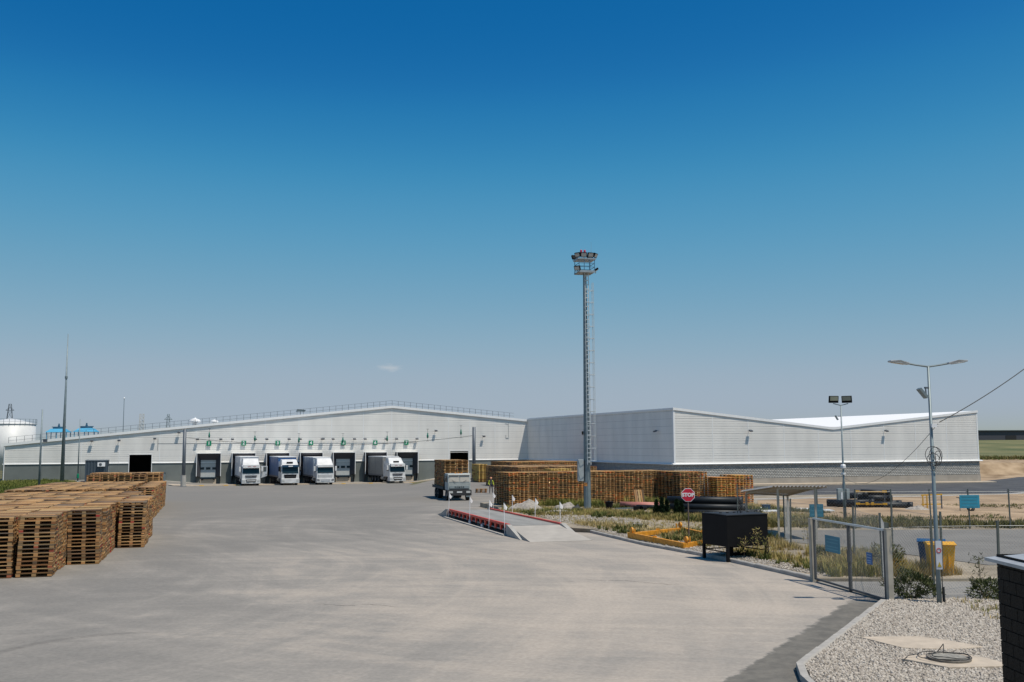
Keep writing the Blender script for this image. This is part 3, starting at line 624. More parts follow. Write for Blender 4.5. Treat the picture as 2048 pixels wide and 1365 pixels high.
def blocks():
    V = []; F = []
    def add(x0,x1,y0,y1,z0,z1):
        k = len(V); V.extend([(x0,y0,z0),(x1,y0,z0),(x1,y1,z0),(x0,y1,z0),(x0,y0,z1),(x1,y0,z1),(x1,y1,z1),(x0,y1,z1)])
        F.extend([(k+3,k+2,k+1,k),(k+4,k+5,k+6,k+7),(k,k+1,k+5,k+4),(k+1,k+2,k+6,k+5),(k+2,k+3,k+7,k+6),(k+3,k,k+4,k+7)])
    bh, bl = 0.216, 0.43
    for r in range(9):
        z0 = -0.4 + r*bh; z1 = min(z0+bh-0.022, ZB-0.15); o = (r % 2)*bl/2
        x = -o
        while x < 51.9:
            a, b = max(x, -0.085), min(x+bl-0.022, 51.91)
            if b > a: j = random.uniform(0,0.01); add(a, b, -0.085-j, -0.041, z0, z1)
            x += bl
        y = 0.03-o
        while y < 54.6:
            a, b = max(y, 0.0), min(y+bl-0.022, 54.6)
            if b > a: add(-0.085, -0.041, a, b, z0, z1)
            y += bl
    return np.array(V), np.array(F)
bv, bf = blocks(); stuff(raw_mesh('block_courses', bv, bf, [BLOCKM], parent=hall))
PLAST = mat('plinth_render', (0.33,0.30,0.26), 0.9, 0, 0.12, 0.8, 0.2, 10)
MB().box(-0.12,51.95,-0.12,0.004,-3,-0.41).box(-0.12,0.004,0.005,54.6,-3,-0.41).build('rendered_plinth', PLAST, hall)
ap = MB(); ap.box(-1.0,53.6,-1.5,-0.13,-1.9,-1.5)
hz = lambda x: gz(AX+x*U.x, AY+x*U.y-1)+0.24
MB().add([(-1,-1.5,hz(-1)-0.4),(53.6,-1.5,hz(53.6)-0.4),(53.6,-0.13,hz(53.6)-0.4),(-1,-0.13,hz(-1)-0.4),(-1,-1.5,hz(-1)),(53.6,-1.5,hz(53.6)),(53.6,-0.13,hz(53.6)+.05),(-1,-0.13,hz(-1)+.05)],[(3,2,1,0),(4,5,6,7),(0,1,5,4),(1,2,6,5),(2,3,7,6),(3,0,4,7)]).build('footing_apron', CONC_T, hall)
def HP(x, y=0, z=0): p = Vector((AX,AY,0)) + U*x + N*y; return Vector((p.x,p.y,z))
wall_lamp(HP(11.6,0,6.1), TH, 'small dark floodlight on the left half of the grey hall front', 'hall floodlights')
wall_lamp(HP(34.5,0,6.1), TH, 'small dark floodlight on the right half of the grey hall front', 'hall floodlights')
wall_lamp(HP(0,4.2,6.1), TH - R(90), 'small dark floodlight on the shaded side wall of the hall', 'hall floodlights')

# ------------------------------------------------------------------ pallets
def pallet_boxes():
    B = []
    for y, w in ((-0.35,0.1),(0,0.145),(0.35,0.1)): B.append((-0.6,0.6,y-w/2,y+w/2,0.0,0.022,0))
    for x in (-0.5275,0,0.5275):
        for y, w in ((-0.35,0.1),(0,0.145),(0.35,0.1)): B.append((x-0.0725,x+0.0725,y-w/2,y+w/2,0.022,0.1,1))
    for x in (-0.5275,0,0.5275): B.append((x-0.0725,x+0.0725,-0.4,0.4,0.1,0.122,0))
    for y, w in ((-0.3275,0.145),(-0.185,0.1),(0,0.145),(0.185,0.1),(0.3275,0.145)): B.append((-0.6,0.6,y-w/2,y+w/2,0.122,0.144,0))
    return B
PB = pallet_boxes()
PB_S = [(-0.6,0.6,-0.4,0.4,0.1,0.144,0)] + [(-0.6,0.6,y-0.05,y+0.05,0.0,0.1,1) for y in (-0.35,0,0.35)]
BF = np.array([(3,2,1,0),(4,5,6,7),(0,1,5,4),(1,2,6,5),(2,3,7,6),(3,0,4,7)])
def boxes_np(B):
    V = []; F = []; M = []
    for k, (x0,x1,y0,y1,z0,z1,m) in enumerate(B):
        V += [(x0,y0,z0),(x1,y0,z0),(x1,y1,z0),(x0,y1,z0),(x0,y0,z1),(x1,y0,z1),(x1,y1,z1),(x0,y1,z1)]; F.append(BF + 8*k); M += [m]*6
    return np.array(V, float), np.concatenate(F), np.array(M)
PFULL, PSIMP = boxes_np(PB), boxes_np(PB_S)
def pallet_mass(name, items, mats_of, label):
    """items: (x, y, z, rot, full, style) -> one joined mesh"""
    mats = []; off = {}
    for st, ms in mats_of.items(): off[st] = len(mats); mats += ms
    VV = []; FF = []; MM = []; TT = []; base = 0
    for full in (True, False):
        its = [i for i in items if i[4] == full]
        if not its: continue
        V, F, M = PFULL if full else PSIMP
        A = np.array([i[:4] for i in its]); c = np.cos(A[:,3])[:,None]; s = np.sin(A[:,3])[:,None]
        X = V[None,:,0]*c - V[None,:,1]*s + A[:,0:1]; Y = V[None,:,0]*s + V[None,:,1]*c + A[:,1:2]; Z = V[None,:,2] + A[:,2:3]
        n = len(its); VV.append(np.stack([X,Y,Z],-1).reshape(-1,3))
        FF.append((F[None] + (np.arange(n)*len(V))[:,None,None]).reshape(-1,4) + base); base += n*len(V)
        st = np.array([off[i[5]] for i in its]); MM.append((M[None] + st[:,None]).ravel())
        TT.append(np.repeat(RNG.uniform(0,1,n), len(V)))
    o = raw_mesh(name, np.concatenate(VV), np.concatenate(FF), mats, np.concatenate(MM), np.concatenate(TT))
    return stuff(o, label, 'pallet')
STY = {'a': [M_BOARD, M_BLOCK], 'b': [M_BOARD2, M_BLOCK2], 'c': [M_BOARD3, M_BOARD3], 'd': [M_BOARD4, M_BLOCK2]}
# left-hand block, columns k (1.22 m) and rows j (0.83 m) turned 17 degrees
TL = R(17); LU = Vector((math.cos(TL), math.sin(TL))); LN = Vector((-math.sin(TL), math.cos(TL))); LO = Vector((-16.88, 37.08))
stacks = {}
for j in range(0, 79):
    b = j*0.83
    for k in range(-5, 4):
        if b < 25 and k < -4: continue
        if k <= 0 and b < 57: lv = 15
        elif k == 1 and 3.6 < b < 33: lv = 15
        elif k == 2 and 11.2 < b < 20.3: lv = 15
        elif k == 1 and 36.3 < b < 57.5: lv = 15
        elif 58 < b < 65 and -4 < k <= 1: lv = 20
        else: continue
        if 21 < b < 33.5 and lv == 15: lv = 14
        if 33.5 <= b < 36.3: lv = 15
        if 20.2 < b < 21.1 and k in (-1, -2): lv = 13
        a = 1.265*(k-0.5) + (0.55 if (k == 1 and 36 < b < 58) else 0)
        if lv >= 14 and j > 6 and random.random() < 0.12: lv -= 1
        stacks[(k, j)] = [a, b + 0.4, lv]
cells = {}
def exposed(k, j, l):
    for d in ((1,0),(-1,0),(0,-1),(0,1)):
        q = stacks.get((k+d[0], j+d[1]))
        if (q is None or q[2] <= l) and d in ((1,0),(0,-1)): return True
    return l >= stacks[(k, j)][2] - 2
left_items = []
for (k, j), (a, b, lv) in stacks.items():
    dx, dr = random.uniform(-0.06, 0.06), random.uniform(-0.03, 0.03); lx = random.uniform(-0.006, 0.006)
    for l in range(lv):
        p = LO + LU*(a + dx + lx*l + random.uniform(-0.016, 0.016)) + LN*(b + random.uniform(-0.016, 0.016))
        ex = exposed(k, j, l)
        left_items.append([p.x, p.y, gz(*(LO + LU*a + LN*b)) + 0.01 + 0.145*l, TL + dr + random.uniform(-0.012, 0.012) + (math.pi if random.random() < .5 else 0), ex, 'a', k, j, l, lv])
# the pallets that show largest become things; the rest of the yard's pallets are one mass
def in_frame(it): return it[0]/it[1] > -0.525
cand = [i for i in left_items if i[4] and in_frame(i)]
cand.sort(key=lambda i: math.hypot(i[0], i[1]))
chosen = cand[:296]
chosen_ids = {(i[6], i[7], i[8]) for i in chosen}
PALLET_ME = MB()
for bx in PB: PALLET_ME.box(*bx)
PALLET_ME = PALLET_ME.mesh('pallet', [M_BOARD, M_BLOCK])
PART_ME = [('bottom_board' if z0 == 0 else 'block' if m else 'cross_board' if abs(z0-0.1) < 1e-6 else 'deck_board', MB().box(x0,x1,y0,y1,z0,z1).mesh('pallet_piece', M_BLOCK if m else M_BOARD)) for (x0,x1,y0,y1,z0,z1,m) in PB]
def col_name(k):
    return {2:'rightmost file',1:'second file from the right',0:'third file from the right',-1:'fourth file from the right',-2:'fifth file from the right',-3:'sixth file from the right',-4:'seventh file from the right',-5:'eighth file from the right'}[k]
rows_of = {k: sorted({j for (kk, j) in stacks if kk == k}) for k in range(-5, 3)}
for n_, it in enumerate(chosen):
    k, j, l, lv = it[6:10]
    r = ORD[min(rows_of[k].index(j), len(ORD)-1)]
    lab = 'pallet %s up, stack %s from front, %s, left block' % (ORD[l], r, col_name(k))
    if n_ < 90:
        o = thing('pallet', lab, 'pallet', it[:3], it[3], 'pallets in the left block')
        for nm, me in PART_ME: inst(nm, me, o)
    else:
        o = bpy.data.objects.new('pallet', PALLET_ME); COL.objects.link(o); o.location = it[:3]; o.rotation_euler = (0,0,it[3])
        tag(o, lab, 'pallet', 'pallets in the left block')
mass = [i[:6] for i in left_items if (i[6], i[7], i[8]) not in chosen_ids]
def block(ox, oy, th, ncol, nrow, lv, z0, style, pitch=0.857, rp=1.24, turn=True, lvf=None):
    u = Vector((math.cos(th), math.sin(th))); n = Vector((-math.sin(th), math.cos(th)))
    for c in range(ncol):
        for r in range(nrow):
            L = lv + (lvf(c, r) if lvf else 0); dx = random.uniform(-0.025, 0.025)
            for l in range(L):
                p = Vector((ox, oy)) + u*(pitch*(c+0.5) + dx + random.uniform(-0.015,0.015)) + n*(rp*(r+0.5) + random.uniform(-0.015,0.015))
                full = c == 0 or r == 0 or c == ncol-1 or l >= L-2
                mass.append((p.x, p.y, z0 + 0.145*l, th + (math.pi/2 if turn else 0) + random.uniform(-0.012,0.012), full, style if random.random() > .12 else 'a'))
Z1 = vz(5, 81) + 0.01
block(-0.3, 80.5, TH, 17, 3, 18, Z1, 'b')
block(13.55, 81.4, TH, 3, 4, 18, Z1-0.02, 'b', lvf=lambda c, r: 0)
block(16.35, 80.4, TH, 4, 2, 15, Z1, 'd', lvf=lambda c, r: 0 if c < 2 else 1)
block(0.7, 120, TH, 12, 10, 18, gz(4, 122)+0.02, 'a')
block(4.5, 117.0, TH, 3, 2, 17, gz(5, 118)+0.02, 'c')
block(-0.1, 150, TH, 14, 8, 17, gz(2, 153)+0.02, 'b')
block(-4.65, 139, TH, 1, 4, 17, gz(-4.5, 139)+0.02, 'c', pitch=1.22, rp=0.84, turn=False)
pallet_mass('stacked_pallets', mass, STY, 'the many more stacked wooden pallets filling the yard, beyond those named singly')
def lone_pallet(lab, loc, rot, par=None):
    o = thing('pallet', lab, 'pallet', loc, 0, None); o.rotation_euler = rot
    for nm, me in PART_ME: inst(nm, me, o)
    return o
q = gz(-3.6, 113)
for l in range(3): lone_pallet('wooden pallet lying flat behind the worker, %s of a low pile of three' % ('bottom','middle','top')[l], (-3.55+0.02*l, 113.0, q+0.01+0.145*l), (0,0,R(8+2*l)))
lone_pallet('worn pallet standing on edge, leaning against the stacked pallets behind the red pipes', (10.15, 80.9, vz(10,81)+0.62), (R(0), R(68), R(-78)))

# ------------------------------------------------------------------ vehicles
TYRE = mat('tyre_rubber', (0.02,0.02,0.02), 0.85); RIM = mat('wheel_rim', (0.35,0.35,0.36), 0.4, 0.6); CHASS = mat('chassis_black', (0.03,0.03,0.032), 0.7)
LETTER_R = mat('faded_red_lettering', (0.45,0.12,0.10), 0.5); PLATE = mat('number_plate', (0.7,0.7,0.68), 0.4); ORANGE_L = mat('orange_lamp', (0.7,0.25,0.03), 0.3)
TY_ME = {}
def wheel(parent, x, y, r=0.5, w=0.3, s=1):
    key = (r, w)
    if key not in TY_ME:
        t = MB().pipe((-w/2,0,0),(w/2,0,0), r, r*0.42, 20); TY_ME[key] = (t.mesh('tyre', TYRE), MB().tube((-w*0.3,0,0),(w*0.3,0,0), r*0.6, r*0.6, 16).tube((w*0.3,0,0),(w*0.42,0,0), r*0.25, r*0.2, 10).mesh('rim', RIM))
    o = inst('wheel', None, parent, (x, y, r), (0,0,0 if s > 0 else math.pi))
    inst('tyre', TY_ME[key][0], o); inst('rim', TY_ME[key][1], o)
def semi(label, loc, rot, L, trailer_col, style, sc=1.12, trailer_h=3.95, door=False):
    t = thing('semi_truck', label, 'truck', loc, rot, 'trucks backed up to the docks'); t.scale = (sc, sc, sc)
    f = -L/sc; c = f + 2.25           # cab front and back (local y)
    TM = mat('trailer_' + style, trailer_col, 0.4, 0.3 if style == 'silver' else 0, 0.08, 1.5)
    # cab shell, raked front
    prof = [(c,0.95),(c,2.85),(f+0.55,2.85),(f+0.34,2.72),(f+0.10,1.72),(f+0.05,0.95)]
    MB().ext([(-1.22,y,z) for y, z in prof], (2.44,0,0)).build('cab', CAB_W, t, bevel=0.09, seg=3)
    ws = [(f+0.075,1.70),(f+0.275,2.55)]
    g = 0.02; nd = Vector((0,-0.97,0.24))
    y0, z0 = ws[0]; y1, z1 = ws[1]
    MB().add([(-1.12,y0-g,z0),(1.12,y0-g,z0),(1.08,y1-g,z1),(-1.08,y1-g,z1),(-1.12,y0+0.05,z0),(1.12,y0+0.05,z0),(1.08,y1+0.05,z1),(-1.08,y1+0.05,z1)],[(0,1,2,3),(7,6,5,4),(0,4,5,1),(1,5,6,2),(2,6,7,3),(3,7,4,0)]).build('windscreen', WGLASS, t)
    for s in (-1, 1):
        MB().bar((s*0.25,y0-g-0.02,z0+0.02),(s*0.95,y0-g-0.01,z0+0.12),0.02).build('wiper', CHASS, t)
        mr = MB().box(s*1.5-0.13,s*1.5+0.13,f+0.18,f+0.36,1.95,2.62).build('mirror', CAB_W if style != 'blue' else BLACK, t, bevel=0.04)
        MB().bar((s*1.2,f+0.34,2.55),(s*1.45,f+0.28,2.55),0.05).bar((s*1.2,f+0.34,2.05),(s*1.45,f+0.28,2.05),0.05).build('mirror_arm', CHASS, mr)
        MB().box(min(s*1.221,s*1.236),max(s*1.221,s*1.236),f+0.65,f+1.4,1.8,2.5).build('side_window', WGLASS, t)
    MB().bar((0,f+0.06,0),(0,f+0.06,0.001),0.01)
    if style == 'blue':           # tall black grille, dark sun visor
        MB().ext([(-0.86,f-0.02,1.52),(0.86,f-0.02,1.52),(0.62,f-0.02,0.42),(-0.62,f-0.02,0.42)], (0,0.1,0)).build('grille', BLACK, t)
        for z in (1.28,1.05,0.82,0.6): MB().box(-0.7,0.7,f-0.05,f-0.022,z-0.015,z+0.015).build('grille_bar', mat('grille_chrome',(0.3,0.3,0.31),0.3,0.8), t)
        MB().ext([(-1.12,f-0.1,2.52),(-1.12,f-0.06,2.8),(-1.12,f+0.32,2.86),(-1.12,f+0.3,2.62)], (2.24,0,0)).build('sun_visor', mat('visor_navy',(0.01,0.04,0.08),0.3), t)
        MB().box(-0.3,0.3,f-0.11,f-0.08,2.6,2.74).build('visor_badge', WHITE, t)
    elif style == 'silver':       # flat ribbed front
        for z in (1.45,1.27,1.09): MB().box(-0.98,0.98,f-0.02,f+0.06,z-0.075,z+0.06).build('grille_slat', CAB_W, t, bevel=0.02)
        MB().ext([(-1.1,f-0.06,2.5),(-1.1,f-0.04,2.78),(-1.1,f+0.32,2.86),(-1.1,f+0.3,2.6)], (2.2,0,0)).build('sun_visor', CAB_W, t)
    else:
        MB().ext([(-0.78,f+0.0,1.46),(0.78,f+0.0,1.46),(0.72,f-0.01,1.16),(-0.72,f-0.01,1.16)], (0,0.1,0)).build('grille', mat('grille_grey',(0.09,0.09,0.1),0.4), t)
        MB().bar((-0.5,f-0.03,1.2),(0.5,f-0.03,1.43),0.02,0.05).build('grille_bar', mat('grille_chrome',(0.3,0.3,0.31),0.3,0.8), t)
        MB().tube((0,f-0.035,1.31),(0,f-0.06,1.31),0.085,n=12).build('badge', mat('grille_chrome',(0.3,0.3,0.31),0.3,0.8), t)
        MB().ext([(-1.1,f-0.16,2.45),(-1.1,f-0.12,2.86),(-1.1,f+0.32,2.9),(-1.1,f+0.3,2.6)], (2.2,0,0)).build('sun_visor', CAB_W, t)
        for a in (-0.5,0.2): MB().box(a,a+0.42,f-0.165,f-0.152,2.62,2.68).build('lettering', LETTER_R, t)
        for a in (-0.8,-0.4,0,0.4,0.8): MB().tube((a,f-0.16,2.48),(a,f-0.24,2.46),0.05,0.06,8).build('visor_lamp', LAMPG, t)
    # bumper
    MB().ext([(-1.24,f-0.08,0.32),(-1.24,f-0.1,0.98),(-1.24,f+0.9,0.98),(-1.24,f+0.9,0.32)], (2.48,0,0)).build('bumper', CAB_W if style != 'blue' else CAB_W, t, bevel=0.07, seg=3)
    if style in ('grey','white'):
        MB().ext([(-0.72,f-0.12,0.92),(0.72,f-0.12,0.92),(0.6,f-0.12,0.52),(-0.6,f-0.12,0.52)], (0,0.05,0)).build('air_intake', BLACK, t)
        MB().box(-0.6,0.6,f-0.14,f-0.121,0.66,0.78).build('intake_bar', CAB_W, t)
    if style == 'silver':
        MB().box(-0.62,0.62,f-0.125,f-0.1,0.56,0.84).build('bumper_recess_shade', mat('bumper_shadow_grey',(0.45,0.46,0.47),0.5), t)  # flat plate; the shade of a recess is put into its grey
    MB().box(-0.26,0.26,f-0.13,f-0.105,0.36,0.46).build('number_plate', PLATE, t)
    for s in (-1,1):
        MB().ext([(s*0.80,f-0.115,0.60),(s*1.16,f-0.105,0.60),(s*1.18,f-0.105,0.90),(s*0.86,f-0.115,0.80)], (0,0.06,0)).build('headlight', LAMPG if style != 'silver' else mat('headlight_grey',(0.2,0.2,0.21),0.3), t)
    # roof fairing
    ft = 3.55 if style == 'blue' else 3.72
    MB().add([(-1.15,f+0.5,2.84),(1.15,f+0.5,2.84),(1.2,c,2.84),(-1.2,c,2.84),(-1.0,f+1.35,ft),(1.0,f+1.35,ft),(1.08,c,ft+0.05),(-1.08,c,ft+0.05)],[(3,2,1,0),(4,5,6,7),(0,1,5,4),(1,2,6,5),(2,3,7,6),(3,0,4,7)]).build('roof_fairing', CAB_W, t, bevel=0.08, seg=3)
    if style in ('grey','blue'): MB().box(-0.42,0.42,f+0.62,f+0.82,3.08,3.26).build('fairing_grille', BLACK, t)
    for s in (-1,1): MB().box(min(s*1.2,s*1.24),max(s*1.2,s*1.24),c-0.02,c+0.55,0.95,3.3).build('side_fairing', CAB_W, t)
    # chassis and running gear
    MB().box(-0.45,0.45,f+0.5,f+6.2,0.72,0.95).box(-0.5,0.5,c+2.6,-0.5,0.95,1.12).build('chassis', CHASS, t)
    for s in (-1,1):
        wheel(t, s*1.0, f+1.3, 0.5, 0.32, s); wheel(t, s*0.95, f+4.9, 0.5, 0.55, s)
        for yy in (-4.4,-3.1,-1.8): wheel(t, s*1.02, yy, 0.48, 0.36, s)
        MB().tube((s*0.95,c+0.6,0.75),(s*0.95,c+1.7,0.75),0.3,0.3,14).build('fuel_tank', mat('tank_alloy',(0.5,0.5,0.5),0.35,0.7), t)
    # trailer
    tb = MB().box(-1.26,1.26,c+0.75,-0.05,1.15,trailer_h).build('trailer_body', TM, t, bevel=0.02)
    MB().box(-1.27,1.27,c+0.7,-0.05,trailer_h-0.1,trailer_h+0.02).build('roof_edge', WHITE, tb)
    for s in (-1,1):
        MB().box(min(s*1.262,s*1.28),max(s*1.262,s*1.28),c+0.76,-0.06,1.05,1.28).build('side_rail', mat('side_rail_grey',(0.16,0.16,0.17),0.5), tb)
        if style == 'silver':
            for q in range(6): MB().box(min(s*1.261,s*1.285),max(s*1.261,s*1.285),c+1.0+q*1.4,c+1.08+q*1.4,1.3,trailer_h-0.12).build('side_rib', mat('rib_blue_grey',(0.2,0.27,0.34),0.4,0.4), tb)
        elif style != 'white':
            for q in range(4): MB().box(min(s*1.261,s*1.27),max(s*1.261,s*1.27),c+1.4+q*2.6,c+1.44+q*2.6,1.3,trailer_h-0.12).build('curtain_seam', mat('seam_dark',(0.1,0.1,0.11),0.6), tb)
    if door:       # driver's door swung wide open
        dg = inst('open_door', None, t, (1.24, f+0.62, 0), (0,0,R(-28)))
        MB().add([(0,0,1.0),(1.0,0,1.35),(1.05,0,2.7),(0.1,0,2.72),(0,0.07,1.0),(1.0,0.07,1.35),(1.05,0.07,2.7),(0.1,0.07,2.72)],[(0,1,2,3),(7,6,5,4),(0,4,5,1),(1,5,6,2),(2,6,7,3),(3,7,4,0)]).build('door_skin', CAB_W, dg, bevel=0.02)
        MB().box(0.2,0.92,-0.012,-0.002,1.95,2.58).build('door_window', mat('tinted_door_window',(0.10,0.115,0.12),0.15), dg)
        MB().box(0.82,0.95,-0.02,-0.002,1.5,1.58).build('handle', CHASS, dg)
    return t
def truck_at(k, L, rot=0):
    p = WP(DOCK_T[k], 1.0); f = WP(DOCK_T[k], 10); return (p.x, p.y, (gz(*WP(DOCK_T[k], 9).xy)))
semi('white truck with its cab door open at dock 2', truck_at(1,13.3), TH, 13.3, (0.68,0.69,0.71), 'white', door=True, trailer_h=3.98)
semi('white truck with tall black grille and blue trailer at dock 3', truck_at(2,13.4), TH+R(1.5), 13.4, (0.04,0.12,0.30), 'blue', trailer_h=3.95)
semi('white truck with ribbed front and silver blue trailer at dock 4', truck_at(3,13.3), TH+R(1), 13.3, (0.42,0.48,0.54), 'silver', trailer_h=3.85)
semi('white truck with grey curtain trailer parked askew at dock 6', truck_at(5,10.8), TH+R(7), 10.8, (0.27,0.26,0.245), 'grey', trailer_h=3.9)

def flatbed():
    LG = mat('cab_pale_grey', (0.36,0.385,0.37), 0.6, 0, 0.12, 3)
    z0 = gz(-5.2, 99)
    t = thing('flatbed_truck', 'old pale grey cab-over flatbed truck loaded with pallets, facing the camera', 'truck', (-5.2, 97.9, z0), R(14))
    # local: front at y=0 looking to -y
    MB().ext([(-1.12,y,z) for y, z in [(0.0,1.0),(-0.03,1.75),(0.12,2.5),(0.2,2.62),(1.75,2.62),(1.75,1.0)]], (2.24,0,0)).build('cab', LG, t, bevel=0.07, seg=3)
    for s in (-1,1):
        MB().add([(s*0.04,-0.055,1.82),(s*1.0,-0.05,1.82),(s*0.97,0.065,2.4),(s*0.04,0.065,2.4),(s*0.04,0.02,1.82),(s*1.0,0.02,1.82),(s*0.97,0.13,2.4),(s*0.04,0.13,2.4)],[(0,1,2,3),(7,6,5,4),(0,4,5,1),(1,5,6,2),(2,6,7,3),(3,7,4,0)]).build('windscreen_pane', mat('pale_tan_windscreen',(0.42,0.39,0.34),0.25), t)  # panes in one even pale tan
        MB().add([(s*0.03,-0.012,2.4),(s*1.02,-0.012,2.4),(s*1.0,0.06,2.48),(s*0.03,0.06,2.48),(s*0.03,0.2,2.4),(s*1.02,0.2,2.4),(s*1.0,0.2,2.48),(s*0.03,0.2,2.48)],[(0,1,2,3),(7,6,5,4),(0,4,5,1),(1,5,6,2),(2,6,7,3),(3,7,4,0)]).build('windscreen_seal', CHASS, t)
        MB().bar((s*0.35,-0.09,1.8),(s*0.7,-0.06,1.98),0.02).build('wiper', CHASS, t)
        MB().box(s*1.3-0.1,s*1.3+0.1,0.05,0.12,1.85,2.2).bar((s*1.12,0.12,2.1),(s*1.3,0.08,2.1),0.03).build('mirror', CHASS, t)
        MB().box(min(s*1.121,s*1.14),max(s*1.121,s*1.14),0.4,1.2,1.8,2.4).build('side_window', WGLASS, t)
        MB().box(s*0.86-0.2,s*0.86+0.2,-0.2,-0.1,0.74,0.94).build('headlight', LAMPG, t)
        MB().box(s*0.86-0.21,s*0.86+0.21,-0.16,-0.08,0.36,0.49).build('bumper_step', STEEL_B, t)
    MB().ext([(-0.98,-0.065,1.2),(0.98,-0.065,1.2),(0.98,-0.065,1.42),(-0.98,-0.065,1.42)], (0,0.05,0)).build('grille', mat('grille_band_grey',(0.22,0.26,0.27),0.6), t)
    for q in (1.08,1.14): MB().box(-0.95,0.95,-0.06,-0.01,q-0.012,q+0.012).build('grille_slot', CHASS, t)
    text_part('lettering', 'К А М А З', 0.2, CHASS, t, (0,-0.075,1.31), bold=0.008)
    MB().box(-1.2,1.2,-0.15,0.15,0.5,1.03).build('bumper', CHASS, t, bevel=0.02)
    MB().box(-0.26,0.26,-0.17,-0.152,0.78,0.9).build('number_plate', PLATE, t)
    MB().box(-0.95,-0.8,-0.07,0.1,0.3,0.49).box(0.8,0.95,-0.07,0.1,0.3,0.49).build('bumper_bracket', CHASS, t)
    for x in (-0.3,0,0.3): MB().box(x-0.08,x+0.08,0.4,0.55,2.6,2.7).build('roof_lamp', ORANGE_L, t)
    MB().box(-0.42,0.42,0.3,8.2,0.75,1.0).build('chassis', CHASS, t)
    bed = MB().box(-1.22,1.22,2.0,8.6,1.12,1.26).build('cargo_bed', mat('bed_dark',(0.03,0.035,0.037),0.8), t)
    for s in (-1,1): MB().box(min(s*1.19,s*1.23),max(s*1.19,s*1.23),2.02,8.58,1.02,1.3).build('drop_side', mat('drop_side_grey',(0.035,0.04,0.042),0.8), bed)
    MB().box(-1.18,1.18,1.98,2.0,1.1,2.5).build('headboard', mat('drop_side_grey',(0.12,0.14,0.145),0.7), bed)
    for s in (-1,1):
        wheel(t, s*1.0, 0.9, 0.5, 0.3, s); wheel(t, s*0.95, 5.4, 0.5, 0.52, s); wheel(t, s*0.95, 6.75, 0.5, 0.52, s)
    its = []; c, s_ = math.cos(R(14)), math.sin(R(14))
    for cx in (-0.62, 0.62):
        for ry in range(7):
            for l in range(18 if cx > -1 else 17):
                x, y = cx + 0.12 + random.uniform(-0.03,0.03), 2.55 + ry*0.84 + random.uniform(-0.03,0.03)
                its.append((-5.2 + x*c - y*s_, 97.9 + x*s_ + y*c, z0 + 1.27 + 0.145*l, R(14) + random.uniform(-0.02,0.02), ry == 0 or cx < 0 or ry == 6 or l > 15, 'b' if random.random() < .4 else 'a'))
    pallet_mass('pallet_load', its, STY, 'load of stacked wooden pallets on the old flatbed truck')
flatbed()

